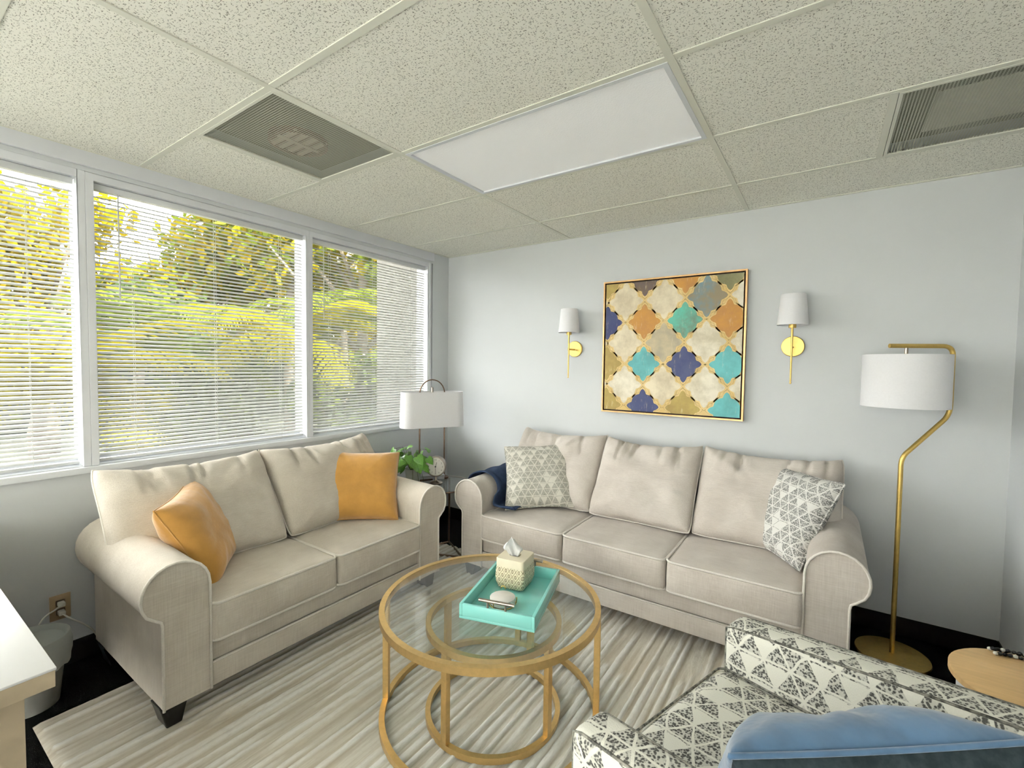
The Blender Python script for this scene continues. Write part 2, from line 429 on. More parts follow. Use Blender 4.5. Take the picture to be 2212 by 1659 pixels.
# ---- perforated return grilles
def perf_mat():
    t = NT('perforated metal'); v = t.coord('Object', (100, 100, 0)); sp = t.n('ShaderNodeSeparateXYZ'); t.t.links.new(v, sp.inputs[0])
    a = t.math('SUBTRACT', t.math('FRACT', sp.outputs[0]), .5); b = t.math('SUBTRACT', t.math('FRACT', sp.outputs[1]), .5)
    d = t.math('SQRT', t.math('ADD', t.math('MULTIPLY', a, a), t.math('MULTIPLY', b, b)))
    hole = t.math('SUBTRACT', 1, t.ramp(d, .42, .46))
    t.b.inputs['Base Color'].default_value = srgb(196, 197, 180); t.b.inputs['Roughness'].default_value = .5
    tr = t.n('ShaderNodeBsdfTransparent'); mx = t.n('ShaderNodeMixShader')
    t.set(mx.inputs[0], hole); t.t.links.new(t.b.outputs[0], mx.inputs[1]); t.t.links.new(tr.outputs[0], mx.inputs[2]); t.t.links.new(mx.outputs[0], t.out.inputs[0])
    return t.m
perf_m = perf_mat()
plen_m = mat('plenum liner', srgb(120, 120, 100), .9, nscale=8, namt=.1)
duct_m = mat('dusty pink duct', srgb(150, 104, 84), .9, nscale=14, namt=.15)
ductw_m = mat('pale damper blade', srgb(214, 190, 172), .8, nscale=14, namt=.05)
def grille(label, cx, cy, hx, kind):
    t = thing('air_vent', label, 'air vent', (cx, cy, H), group='ceiling air vents'); q = g/2-.012
    f = MB()
    for a in ((-hx, hx, -q, -q+.012), (-hx, hx, q-.012, q), (-hx, -hx+.012, -q+.012, q-.012), (hx-.012, hx, -q+.012, q-.012)): f.box(*a, -.003, .0045)
    f.build('frame', tee_m, t)
    MB().box(-hx+.012, hx-.012, -q+.012, q-.012, .002, .0035).build('perforated_plate', perf_m, t)
    MB().box(-hx+.012, hx-.012, -q+.012, q-.012, .045, .049).build('plenum', plen_m, t)
    if kind == 0:
        MB().lathe([(.115, .020), (.125, .020), (.125, .044), (.115, .044)], 32, (-.06, .02, 0), cap=False).build('duct_collar', duct_m, t, smooth=40)
        MB().lathe([(.112, .036), (.112, .044)], 32, (-.06, .02, 0)).build('duct_mouth', duct_m, t)
        for yy in (-.06, -.015, .03, .075): MB().box(-.165, .045, yy, yy+.022, .024, .032).build('damper_blade', ductw_m, t)
        MB().box(-.07, -.045, -.08, .12, .022, .024).build('damper_rod', ductw_m, t)
    else:
        MB().box(-.16, .26, -.17, .17, .024, .028).build('baffle', tee_m, t)
    return t
grille('perforated ceiling vent with a round brownish duct showing through, near the windows', xA-g/2, (YL[3]+YL[2])/2, g/2-.012, 0)
grille('perforated ceiling vent with a pale square baffle, cut by the right photo edge', (xG+XR)/2, (YL[1]+YL[0])/2, (XR-xG)/2-.014, 1)

# ---- windows with frames and panes
wname = ['window_1', 'window_2', 'window_3', 'added_window_4', 'added_window_5']  # last two are unseen bays added to let in more daylight
EXT = [(.03, .029), (.029, .023), (.023, .03), (.03, .03), (.05, .03)]     # frame widths left and right of each bay
for k, (y0, y1) in enumerate(WB):
    f = MB(); ZS = .92 if k < 3 else .04
    f.box(-.14, -.002, y0-EXT[k][0], y0, ZS, ZT).box(-.14, -.002, y1, y1+EXT[k][1], ZS, ZT)
    f.box(-.14, -.09, y0, y1, ZS, ZS+.03).box(-.14, -.002, y0, y1, ZT-.035, ZT)
    wo = struct(f.build(wname[k], alu_m, bevel=.002))
    box('pane', -.118, -.112, y0+.001, y1-.001, ZS+.03, ZT-.035, pane_m, wo)
    if k == 2:
        box('jamb_strip', -.002, .006, y1+.012, y1+.034, ZS, ZT, white_m, wo)
fw = MB()
for a in ((.45, .50), (1.775, 1.825), (3.10, 3.15)): fw.box(a[0], a[1], YF-.11, YF-.002, .04, 2.25)
fw.box(.50, 3.10, YF-.11, YF-.002, .04, .09).box(.50, 3.10, YF-.11, YF-.002, 2.20, 2.25)
fwo = struct(fw.build('added_window_6', alu_m))  # unseen glazing behind the viewer, added as soft fill light
for a, b in ((.50, 1.775), (1.825, 3.10)): box('pane', a, b, YF-.06, YF-.054, .09, 2.20, pane_m, fwo)
# ---- venetian blinds
ZS = .92
PITCH = .0208
def slat_mesh(L):
    n = 4; pr = []
    for i in range(n+1):
        a = -1+2*i/n; pr.append((a*.0125, .0022*(1-a*a)))
    poly = [(x, z) for x, z in pr]+[(x, z-.0006) for x, z in reversed(pr)]
    m = len(poly); v = [(x, -L/2, z) for x, z in poly]+[(x, L/2, z) for x, z in poly]
    f = [(i, (i+1) % m, m+(i+1) % m, m+i) for i in range(m)]
    me = bpy.data.meshes.new('slat'); me.from_pydata(v, [], f); me.materials.append(blind_m)
    return me
blab = ['white horizontal slat blind in the window nearest the desk, at the left photo edge', 'wide white horizontal slat blind in the middle window above the loveseat', 'white horizontal slat blind in the window next to the room corner']
TILT = [math.radians(33), math.radians(31), math.radians(33)]
for k, (y0, y1) in enumerate(WB[:3]):
    yc = (y0+y1)/2; L = y1-y0-.016; xb = -.045
    t = thing('window_blind', blab[k], 'window blind', (xb, yc, ZS), group='white window blinds')
    top = ZT-.035-ZS
    box('headrail', -.018, .018, -L/2, L/2, top-.032, top-.002, blind_m, t, bevel=.002)
    box('bottom_rail', -.013, .013, -L/2, L/2, .012, .026, blind_m, t, bevel=.003)
    me = slat_mesh(L); z = .045; i = 0
    while z < top-.045:
        s = bpy.data.objects.new('slat', me); C.objects.link(s); s.parent = t
        s.location = (0, random.uniform(-.001, .001), z); s.rotation_euler = (0, TILT[k]+random.uniform(-.03, .03), random.uniform(-.0008, .0008))
        z += PITCH
    for a in (-.36, 0.0, .36):
        for dx in (-.0125, .0125):
            MB().tube([(dx, a*L, .02), (dx, a*L, top-.03)], .0009, 5).build('ladder_cord', cord_m, t)
    MB().tube([(.022, -L/2+.09, top-.03), (.024, -L/2+.09, top-.55)], .0035, 6).build('tilt_wand', cord_m, t)

# sheer curtains added out of view to spread daylight from the added glazing
sheer_m = thin('white sheer voile', srgb(254, 254, 254), .72)
for k, lab in ((3, 'added white sheer curtain spreading daylight, next to the desk'), (4, 'added white sheer curtain spreading daylight, furthest from the sofa')):
    y0, y1 = WB[k]; n = 120; V = []
    for z in (.03, 1.2, ZT-.02):
        for i in range(n+1):
            y = y0-.02+(y1-y0+.04)*i/n; V.append((.055+.022*math.sin(i*.62)*(1 if z < 2 else .7), y, z))
    F = [(j*(n+1)+i, j*(n+1)+i+1, (j+1)*(n+1)+i+1, (j+1)*(n+1)+i) for j in range(2) for i in range(n)]
    cu_ = MB().add(V, F).build('added_sheer_curtain', sheer_m, smooth=180)
    tag(cu_, lab, 'curtain')
    MB().tube([(.055, y0-.03, ZT-.015), (.055, y1+.03, ZT-.015)], .008, 8).build('added_curtain_rod', nickel_m, cu_, smooth=180)

n = 220; V = []  # another added sheer, diffusing light from the glazing behind the viewer
for z in (.03, 1.2, 2.24):
    for i in range(n+1): V.append((.40+2.80*i/n, YF+.06+.022*math.sin(i*.62)*(1 if z < 2 else .7), z))
cu_ = MB().add(V, [(j*(n+1)+i, j*(n+1)+i+1, (j+1)*(n+1)+i+1, (j+1)*(n+1)+i) for j in range(2) for i in range(n)]).build('added_sheer_curtain', sheer_m, smooth=180)
tag(cu_, 'wide white sheer curtain added to spread daylight, opposite the painting', 'curtain')
MB().tube([(.38, YF+.06, 2.245), (3.22, YF+.06, 2.245)], .008, 8).build('added_curtain_rod', nickel_m, cu_, smooth=180)

# ================================================================== OUTDOORS
ground_m = mat('grass and pale paving', srgb(70, 68, 54), .9, nscale=.8, col2=srgb(44, 50, 28))
gr = MB().box(-60, -.16, -40, 50, -.5, -.3).build('ground', ground_m); struct(gr)
paving_m = mat('added pale paving', srgb(228, 224, 214), .85, nscale=3, namt=.04)  # pale ground added outside the added glazing to bounce sunlight indoors
struct(box('added_patio', -9.0, -.16, -14, -4.0, -.3, -.06, paving_m))
struct(box('added_terrace', -.16, 8, -14, YF-.13, -.3, -.06, paving_m))
hedge_leaf = [thin('leaf yellow green', (.165, .145, .004, 1), .45, nscale=3), thin('leaf golden', (.185, .140, .004, 1), .45, nscale=3), thin('leaf fresh green', (.085, .11, .010, 1), .4, nscale=3), thin('leaf deep green', (.034, .05, .016, 1), .3, nscale=3)]
bark_m = mat('grey bark', srgb(120, 108, 92), .9, nscale=12, namt=.2, bump=(20, .5, .02))
def leaf_cloud(n, blobs, size, rnd):
    mb = MB(); V = []; F = []
    wts = [b[3]*b[4]*b[5] for b in blobs]
    for i in range(n):
        bx, by, bz, rx, ry, rz = rnd.choices(blobs, wts)[0]
        d = Vector((rnd.gauss(0, 1), rnd.gauss(0, 1), rnd.gauss(0, 1))).normalized()*(rnd.random()**.4)
        p = Vector((bx+d.x*rx, by+d.y*ry, bz+d.z*rz))
        a = Vector((rnd.gauss(0, 1), rnd.gauss(0, 1), rnd.gauss(0, .7)-.4)).normalized()
        b = a.cross(Vector((rnd.gauss(0, 1), rnd.gauss(0, 1), rnd.gauss(0, 1)))).normalized()
        s = size*rnd.uniform(.6, 1.3)
        k = len(V)
        V += [p, p+a*s*.5+b*s*.28, p+a*s, p+a*s*.5-b*s*.28]; F.append((k, k+1, k+2, k+3))
    mb.v = [tuple(v) for v in V]; mb.f = F
    return mb
def broad_tree(label, x, y, h, r, leaf, n, seed, group='trees outside the windows', size=.16, low=.35):
    rnd = random.Random(seed); t = thing('leafy_tree', label, 'tree', (x, y, -.3), 0, group)
    tr = MB().tube([(0, 0, -.05), (.06, .03, h*.3), (0, .1, h*.55), (.1, 0, h*.85)], [.13, .11, .08, .03], 8)
    for k in range(7):
        a = rnd.uniform(0, 2*PI); z0 = h*rnd.uniform(.25, .6)
        tr.tube([(0.03, .05, z0), (r*.35*math.cos(a), r*.35*math.sin(a), z0+h*.12), (r*.75*math.cos(a), r*.75*math.sin(a), z0+h*.25)], [.05, .035, .012], 6)
    tr.build('trunk', bark_m, t, smooth=180)
    blobs = []
    for k in range(11):
        a = rnd.uniform(0, 2*PI); q = r*rnd.uniform(.2, .72); zz = h*rnd.uniform(low, .88)
        blobs.append((q*math.cos(a), q*math.sin(a), zz, r*rnd.uniform(.28, .45), r*rnd.uniform(.28, .45), h*rnd.uniform(.09, .16)))
    c = leaf_cloud(n, blobs, size, rnd).build('crown', hedge_leaf[leaf[0]], t, fix=False)
    for extra in leaf[1:]: c.data.materials.append(hedge_leaf[extra])
    if len(leaf) > 1:
        for p in c.data.polygons: p.material_index = int(rnd.random()*len(leaf))
    return t
def palm(label, x, y, h, L, nf, leaf, seed, group='palms outside the windows'):
    rnd = random.Random(seed); t = thing('palm', label, 'palm', (x, y, -.3), rnd.uniform(0, 6), group)
    MB().tube([(0, 0, -.05), (.03, .02, h*.4), (.0, .05, h*.8), (0, .02, h)], [.09, .075, .065, .05], 8).build('trunk', bark_m, t, smooth=180)
    for k in range(nf):
        a = 2*PI*k/nf+rnd.uniform(-.3, .3); el = rnd.uniform(.25, 1.25); LL = L*rnd.uniform(.8, 1.1)
        mb = MB(); pts = []; p = Vector((0, .02, h)); seg = 14
        for i in range(seg+1):
            pts.append(p.copy()); e = el-1.75*(i/seg)**1.3
            p = p+Vector((math.cos(a)*math.cos(e), math.sin(a)*math.cos(e), math.sin(e)))*LL/seg
        mb.tube(pts, [.014*(1-.85*i/seg) for i in range(seg+1)], 4)
        side = Vector((-math.sin(a), math.cos(a), 0)); V = []; F = []; nl = 34
        for i in range(2, nl):
            s = i/nl*seg; j = min(int(s), seg-1); q = pts[j].lerp(pts[j+1], s-j); d = (pts[j+1]-pts[j]).normalized()
            ln = L*.34*math.sin(PI*(.12+.85*i/nl))**.7
            for sg in (-1, 1):
                tip = q+(side*sg*.75+d*.6+Vector((0, 0, -.25-.2*rnd.random()))).normalized()*ln
                mid = q.lerp(tip, .5)+Vector((0, 0, .03)); wv = d*.018
                b = len(V); V += [q-wv, q+wv, mid+wv*1.1, tip, mid-wv*1.1]; F += [(b, b+1, b+2, b+4), (b+4, b+2, b+3)]
        mb.add(V, F); mb.build('frond', hedge_leaf[leaf], t, fix=False)
    return t
broad_tree('golden leafed tree filling the window by the room corner', -5.2, 3.0, 7.4, 2.6, (0, 1, 2), 9000, 1, size=.22)
broad_tree('tall yellow green tree behind the right half of the middle window', -7.0, 2.5, 7.4, 2.2, (0, 2, 0), 8000, 2, size=.22)
broad_tree('yellow tree topping out against the white sky behind the window nearest the desk', -8.8, -1.0, 5.0, 2.0, (0, 1), 6000, 3, size=.2)
broad_tree('lower golden green tree under white sky in the left half of the middle window', -8.5, .75, 4.7, 2.0, (2, 0, 1), 6500, 4, size=.2)
broad_tree('dark green tree low behind the corner window', -3.4, 3.6, 4.2, 1.5, (3, 2), 5500, 5, low=.2)
broad_tree('deep green shrub mass low behind the middle window', -5.6, .3, 2.9, 1.7, (3, 2, 3), 6500, 6, low=.1)
broad_tree('low dark shrub at the foot of the corner window', -3.0, 1.3, 2.2, 1.2, (3, 2), 4500, 7, low=.1)
broad_tree('far golden tree closing the gap between middle and corner window', -9.5, 5.5, 8.0, 3.0, (1, 0), 7000, 8, size=.24)
def hedge(label, x0, x1, y0, y1, h, leaf, n, seed):
    rnd = random.Random(seed); t = thing('hedge', label, 'hedge', ((x0+x1)/2, (y0+y1)/2, -.3), 0, 'hedges outside')
    hx_, hy_ = (x1-x0)/2, (y1-y0)/2; V = []; F = []
    for i in range(n):
        p = Vector((rnd.uniform(-hx_, hx_), rnd.uniform(-hy_, hy_), h*rnd.random()**.8*(.92+.12*noise.noise(Vector((x0, rnd.uniform(0, 9), 0))))))
        a = Vector((rnd.gauss(0, 1), rnd.gauss(0, 1), rnd.gauss(0, 1))).normalized(); b = a.cross(Vector((rnd.gauss(0, 1), rnd.gauss(0, 1), 1))).normalized(); s_ = rnd.uniform(.16, .34)
        k = len(V); V += [p, p+a*s_*.5+b*s_*.3, p+a*s_, p+a*s_*.5-b*s_*.3]; F.append((k, k+1, k+2, k+3))
    o = MB().add(V, F).build('foliage', hedge_leaf[leaf], t, fix=False)
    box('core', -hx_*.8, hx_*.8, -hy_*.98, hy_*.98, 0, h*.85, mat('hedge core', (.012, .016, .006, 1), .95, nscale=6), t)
hedge('long dense green hedge closing the view far behind the trees', -13.2, -12.0, -6, 14, 3.1, 2, 9000, 41)
hedge('shaded hedge crossing behind the corner window', -9, -2.2, 7.6, 8.6, 3.4, 3, 6000, 42)
palm('feathery palm just outside the window nearest the desk', -2.9, -2.15, 1.3, 1.7, 13, 0, 11)
palm('feathery green palm outside the left part of the middle window', -3.8, -1.15, 1.6, 1.8, 13, 2, 12)
palm('golden palm outside the right part of the middle window', -3.4, .45, 1.9, 1.7, 13, 0, 13)
palm('tall shaded palm outside the corner window', -4.2, 1.9, 2.3, 1.9, 13, 2, 14)
fin_m = mat('pale stucco', srgb(128, 126, 122), .85, nscale=6, namt=.03)
struct(box('added_eave', -1.75, -.15, YF-.5, .12, H+.38, H+.5, fin_m))       # unseen eave, added to keep high sky off the slats
struct(box('trim_3', -.75, -.15, -.20, .12, -.3, H+.4, fin_m))       # outside pier by the corner window

# ================================================================== RUG
def rug_mat():
    t = NT('carved rug'); v = t.coord('Object')
    st = t.noise(t.coord('Object', (38, 1.6, 1)), 1, 3, .6); fine = t.noise(t.coord('Object', (160, 30, 1)), 1, 3)
    big = t.noise(v, 2.2, 2); sp = t.n('ShaderNodeSeparateXYZ'); t.t.links.new(v, sp.inputs[0])
    hi = t.ramp(sp.outputs[2], .0105, .0185)
    c = t.mix(t.ramp(st, .35, .65), srgb(190, 181, 164), srgb(222, 217, 205))
    c = t.mix(t.math('MULTIPLY', hi, .8), c, srgb(250, 249, 245))
    c = t.mix(t.math('MULTIPLY', t.ramp(big, .45, .75), .3), c, srgb(214, 194, 164))
    c = t.mix(t.math('MULTIPLY', t.ramp(fine, .5, .75), .25), c, srgb(170, 156, 134))
    t.set(t.b.inputs['Base Color'], c); t.b.inputs['Roughness'].default_value = .95; t.b.inputs['Specular IOR Level'].default_value = .1
    t.bump(fine, .4, .004); return t.m
RX0, RX1, RY0, RY1 = .40, 3.42, -2.80, -.50
nx, ny = 520, 110
rv = []; rf = []
cent = []; x = RX0+.02
while x < RX1: cent.append((x, random.uniform(.009, .017), random.uniform(.5, 1), random.random()*50)); x += random.uniform(.030, .058)
import bisect
cx_ = [c[0] for c in cent]
for j in range(ny+1):
    y = RY0+(RY1-RY0)*j/ny
    for i in range(nx+1):
        x = RX0+(RX1-RX0)*i/nx; h = .010
        k = bisect.bisect(cx_, x)
        for q in (k-1, k):
            if 0 <= q < len(cent):
                c, wd, a, sd = cent[q]
                on = noise.noise(Vector((sd, y*1.7, 0)))+.28
                wob = .004*noise.noise(Vector((sd*3, y*14, 1)))
                e = abs(x-c-wob)/wd
                if e < 1 and on > 0: h += .012*a*min(1, on*5)*(1-e**4)
        h += .0012*noise.noise(Vector((x*40, y*40, 0)))
        if i in (0, nx) or j in (0, ny): h = .001
        rv.append((x, y, h))
for j in range(ny):
    for i in range(nx):
        a = j*(nx+1)+i; rf.append((a, a+1, a+nx+2, a+nx+1))
mb = MB(); mb.v = rv; mb.f = rf
tag(mb.build('rug', rug_mat(), smooth=180, fix=False), 'large pale grey and beige rug with carved irregular stripes', 'rug')

# ================================================================== SOFAS
def arm_profile(flip, W):
    cx, cz, r = .120, .535, .114
    p = [(.235, .09), (.235, .53)]
    for k in range(0, 15):
        a = math.radians(0+k*(212/14)); p.append((cx+r*math.cos(a), cz+r*math.sin(a)))
    p += [(.052, .450), (.068, .438), (.072, .42), (.072, .09)]
    return [(W-x, z) for x, z in p] if flip else p
def couch(name, label, loc, rz, W, D, nseat, m, pm, backs, seed):
    t = thing(name, label, 'sofa', loc, rz)
    for flip in (0, 1):
        pr = arm_profile(flip, W)
        a = MB()
        prof = pr; rows_ = 9; V = []; F = []; mm = len(prof)
        for j in range(rows_+1):
            y = -.03-(D-.03)*j/rows_; fl = 1+.10*(1-j/rows_)      # arm rises a little towards the back
            for (x, z) in prof:
                zz = z if z < .44 else .44+(z-.44)*fl
                V.append((x, y, zz+.003*noise.noise(Vector((x*9+seed, y*6, z*9)))))
        for j in range(rows_):
            for i in range(mm): F.append((j*mm+i, j*mm+(i+1) % mm, (j+1)*mm+(i+1) % mm, (j+1)*mm+i))
        F += [tuple(range(mm)), tuple(reversed([rows_*mm+i for i in range(mm)]))]
        arm = a.add(V, F).build('arm', m, t, smooth=35)
        fp = [(x, -D-.004, z) for x, z in prof[:-1]]+[(prof[-1][0], -D-.004, prof[-1][1])]
        MB().tube(fp, .0055, 8).build('piping', pm, arm, smooth=180)
    x0, x1 = .233, W-.233
    box('front_rail', x0, x1, -D+.002, -.10, .09, .188, m, t, bevel=.008)
    box('seat_rail', x0, x1, -D+.014, -.10, .190, .285, m, t, bevel=.010)
    MB().tube([(x0, -D+.006, .189), (x1, -D+.006, .189)], .005, 6).build('piping', pm, t, smooth=180)
    bk = MB().prism([(x0-.10, .09), (x1+.10, .09), (x1+.10, .60), (x1+.02, .74), (x0-.02, .74), (x0-.10, .60)], -.14, -.005).build('back_frame', m, t, bevel=.03, seg=3, smooth=40)
    sw = (x1-x0)/nseat
    for k in range(nseat):
        cx = x0+sw*(k+.5); d = D-.20
        s = soft_box('seat_cushion', sw-.004, d, .165, .022, .018, m, t, wr=.005, seed=seed+k*3.3, loc=(cx, -.22-d/2, .362))
        for zz in (.076, -.076):
            pth = [(x, y-.012*(1-min(1, (x/(sw/2))**2))*(1 if y < -d/2+.03 else 0)*(.15), zz) for x, y in rrect(sw/2-.003, d/2-.001, .035, 5)]
            MB().tube(pth, .0065, 6, closed=True).build('piping', pm, s, smooth=180)
    for k, (bx0, bx1, ztop, zbot, roll, th, ybot, ytop) in enumerate(backs):
        w = bx1-bx0; hgt = math.hypot(ztop-zbot, ytop-ybot)
        pr_ = random.Random(seed*7+k); pl_ = [(pr_.uniform(-.85, .85), pr_.uniform(.025, .05), pr_.uniform(.022, .05), pr_.uniform(-.25, .25)) for _ in range(8)]
        me, rim = pillow_mesh(w+.01, hgt, th, .035, .40, .008, seed+k*1.7, n=56, sag=.030, peak=.016, cr=.045, pleats=pl_)
        o = link('back_cushion', me, m, t); lean = math.atan2(ytop-ybot, ztop-zbot)
        o.location = ((bx0+bx1)/2, (ybot+ytop)/2, (ztop+zbot)/2)
        o.rotation_euler = Matrix.Rotation(roll, 3, 'Y').to_4x4().to_3x3().__matmul__(Matrix.Rotation(PI/2-lean, 3, 'X')).to_euler()
        MB().tube(rim, .0048, 6, closed=True).build('piping', pm, o, smooth=180)
    for sx in (.115, W-.115):
        for sy in (-D+.07, -.12):
            f = MB().prism([(sx-.05, .092), (sx+.05, .092), (sx+.038, .05), (sx+.026, 0.0), (sx-.026, 0.0), (sx-.038, .05)], sy-.045, sy+.045)
            f.build('foot', black_m, t, bevel=.004)
    return t
couch('loveseat', 'two seat oatmeal linen loveseat with rolled arms under the windows', (.035, -2.600, .012), PI/2, 1.63, .835, 2, linen_m, pipe_m,
      [(.035, .785, .905, .46, .02, .20, -.46, -.13), (.785, 1.535, .905, .46, -.02, .20, -.46, -.13)], 3.0)
couch('sofa', 'three seat greige linen sofa with rolled arms against the painting wall', (.83, -.02, .012), 0, 2.25, .815, 3, linen2_m, pipe2_m,
      [(.13, .82, .93, .46, .0, .19, -.43, -.13), (.82, 1.45, .925, .46, .0, .20, -.45, -.15), (1.45, 2.16, .925, .46, 0., .19, -.43, -.13)], 11.0)

# ------------------------------------------------------------------ throw pillows
def throw_pillow(label, size, t, c, R, m, seed, piping=None, uvs=False, pinch=.08):
    me, rim = pillow_mesh(size, size, t, pinch, .55, .0035, seed, n=40, uvs=uvs, cr=.02)
    o = link('throw_pillow', me, m); place(o, c, R)
    tag(o, label, 'pillow')
    pp = MB().tube(rim, .0045 if piping else .003, 6, closed=True).build('piping', piping or m, o, smooth=180)
    if uvs:
        uv = pp.data.uv_layers.new(name='UVMap')
        for l in pp.data.loops: q = pp.data.vertices[l.vertex_index].co; uv.data[l.index].uv = (q.x, q.y)
    return o
RmR = ((.64, -.435, .6333), (.7668, .4147, -.49), (-.0495, .7992, .599))
RmL = ((-.795, -.2302, .5613), (.6015, -.419, .6801), (.0786, .8783, .4715))
RpL = ((.8404, -.394, .3722), (.5379, .5217, -.6622), (.0668, .7567, .6503))
RpR = ((.6949, .3547, -.6256), (-.7187, .3124, -.6212), (-.0249, .8812, .472))
throw_pillow('mustard velvet pillow propped upright against the far arm of the loveseat', .47, .17, (.479, -1.33, .656), RmR, velvet_m, 2.1)
throw_pillow('mustard velvet pillow slumped over the near arm of the loveseat', .44, .17, (.50, -2.25, .635), RmL, velvet_m, 5.3, pinch=.09)
throw_pillow('grey triangle print pillow leaning by the navy throw', .49, .16, (1.275, -.46, .668), RpL, tri_pil_m, 7.7, tri_pil_m, True)
throw_pillow('grey triangle print pillow tilted on its corner against the right sofa arm', .475, .16, (2.741, -.385, .678), RpR, tri_pil2_m, 9.1, tri_pil2_m, True)

# ------------------------------------------------------------------ navy throw
def blanket():
    cx, cz, r = .83+.120, .012+.535, .120
    path = [(.832, .50)]
    for k in range(0, 13):
        a = math.radians(175-k*15); path.append((cx+r*math.cos(a)*.98, cz+r*math.sin(a)))
    path += [(1.072, .52), (1.075, .485), (1.092, .468), (1.15, .474), (1.20, .478), (1.25, .480)]
    n = len(path); ns = 26; top = []; bot = []
    for i, (x, z) in enumerate(path):
        a = i/(n-1)
        yf = -.66-.09*a-.03*math.sin(a*9); yb = -.20-.10*a**2
        if a > .72: yb = -.30-.9*(a-.72)
        for j in range(ns+1):
            s = j/ns; y = yf+(yb-yf)*s
            lift = .004+.010*(.5+.5*math.sin(s*15+a*4+1.5*math.sin(a*5)))*(1 if s < .7 else .6)+.022*math.exp(-((s-.05)/.06)**2)*(.25+.75*a)
            zl = z-.012; jj = min(1, max(0, (-(y+.02)-.03)/.785)); zz_ = .44+(zl-.44)*(1+.10*(1-jj))+.012 if zl > .44 else z
            q = (x-cx, z-cz); l = math.hypot(*q) if a < .66 else 1
            if a < .66: top.append((x+q[0]/l*lift, y, zz_+q[1]/l*lift))
            else: top.append((x+.010, y, z+lift))
    F = []
    for i in range(n-1):
        for j in range(ns):
            k = i*(ns+1)+j; F.append((k, k+1, k+ns+2, k+ns+1))
    mb = MB(); mb.v = top; mb.f = F
    o = mb.build('throw_blanket', navy_m, smooth=180)
    md = o.modifiers.new('thickness', 'SOLIDIFY'); md.thickness = .008; md.offset = 1
    ms = o.modifiers.new('smooth', 'SUBSURF'); ms.levels = 1; ms.render_levels = 2
    return tag(o, 'navy knitted throw blanket draped over the left sofa arm', 'blanket')
blanket()

# ================================================================== COFFEE TABLES
def ring_table(name, label, loc, R, h, legs, rw, rh, glass_r):
    t = thing(name, label, 'coffee table', loc)
    def ring(z0, z1): return MB().lathe([(R-rw, z0), (R, z0), (R, z1), (R-rw, z1), (R-rw, z0)], 72, cap=False)
    ring(h-rh, h).build('top_ring', gold_m, t, smooth=40, bevel=.0)
    ring(0, rh*.9).build('base_ring', gold_m, t, smooth=40)
    for a in legs:
        a = math.radians(a); q = R-rw/2
        l = MB().box(-rw*.55, rw*.55, -.014, .014, rh*.85, h-rh).build('leg', gold_m, t, bevel=.002)
        l.location = (q*math.cos(a), q*math.sin(a), 0); l.rotation_euler = (0, 0, a)
    MB().lathe([(glass_r, h-.010), (glass_r, h-.002)], 72).build('glass_top', glass_m, t, smooth=40)
    return t
ring_table('coffee_table', 'large round gold coffee table with a clear glass top and ring base', (1.785, -1.695, .016),   .445, .455, (-147, 20, 108), .022, .028, .423)
ring_table('nesting_table', 'smaller round gold and glass table nested under the coffee table', (1.805, -1.70, .016), .275, .385, (-95, -3, 87, 177), .020, .026, .255)

# ------------------------------------------------------------------ tray with things
aqua_m = mat('aqua lacquer', srgb(134, 208, 200), .22, nscale=4, namt=.02, coat=.4)
TZ = .471
ta = math.radians(16)
tr = thing('tray', 'aqua lacquered serving tray with bar handles on the glass table', 'tray', (1.862, -1.645, TZ), ta)
hw, hl = .148, .209
box('tray_base', -hw, hw, -hl, hl, 0, .010, aqua_m, tr, bevel=.001)
for nm, q in (('tray_side', (-hw, -hw+.012, -hl, hl)), ('tray_side', (hw-.012, hw, -hl, hl)), ('tray_side', (-hw+.012, hw-.012, -hl, -hl+.012)), ('tray_side', (-hw+.012, hw-.012, hl-.012, hl))):
    box(nm, q[0], q[1], q[2], q[3], .010, .056, aqua_m, tr, bevel=.0015)
for s in (-1, 1):
    y = s*(hl-.006)
    MB().tube([(-.07, y, .082), (.07, y, .082)], .0065, 10).tube([(-.035, y, .05), (-.035, y, .08)], .0045, 8).tube([(.035, y, .05), (.035, y, .08)], .0045, 8).build('handle', nickel_m, tr, smooth=50)
# tissue box cover
cream_m = mat('cream ceramic', srgb(226, 216, 190), .45, nscale=20, namt=.03)
def scale_mat():
    t = NT('embossed peacock scales'); tc = t.n('ShaderNodeTexCoord'); sp = t.n('ShaderNodeSeparateXYZ'); t.t.links.new(tc.outputs['UV'], sp.inputs[0])
    u = t.math('DIVIDE', sp.outputs[0], .030); v = t.math('DIVIDE', sp.outputs[1], .042)
    a = t.math('ADD', u, v); b = t.math('SUBTRACT', u, v)
    fa = t.math('ABSOLUTE', t.math('SUBTRACT', t.math('FRACT', a), .5)); fb = t.math('ABSOLUTE', t.math('SUBTRACT', t.math('FRACT', b), .5))
    line = t.ramp(t.math('MAXIMUM', fa, fb), .44, .48)
    d = t.math('SQRT', t.math('ADD', t.math('MULTIPLY', fa, fa), t.math('MULTIPLY', fb, fb)))
    eye = t.math('MULTIPLY', t.ramp(d, .13, .17), t.math('SUBTRACT', 1, t.ramp(d, .25, .29)))
    pup = t.math('SUBTRACT', 1, t.ramp(d, .05, .08))
    ink = t.math('MAXIMUM', t.math('MAXIMUM', line, eye), pup)
    t.set(t.b.inputs['Base Color'], t.mix(t.math('MULTIPLY', ink, .85), srgb(226, 216, 186), srgb(104, 84, 40)))
    t.b.inputs['Roughness'].default_value = .45; t.bump(t.math('SUBTRACT', 1, ink), .5, .003); return t.m
scale_m = scale_mat()
tb = thing('tissue_box', 'cream ceramic tissue box cover embossed with feather scales, standing in the tray', 'tissue box', (1.812, -1.558, TZ+.0105), math.radians(10))
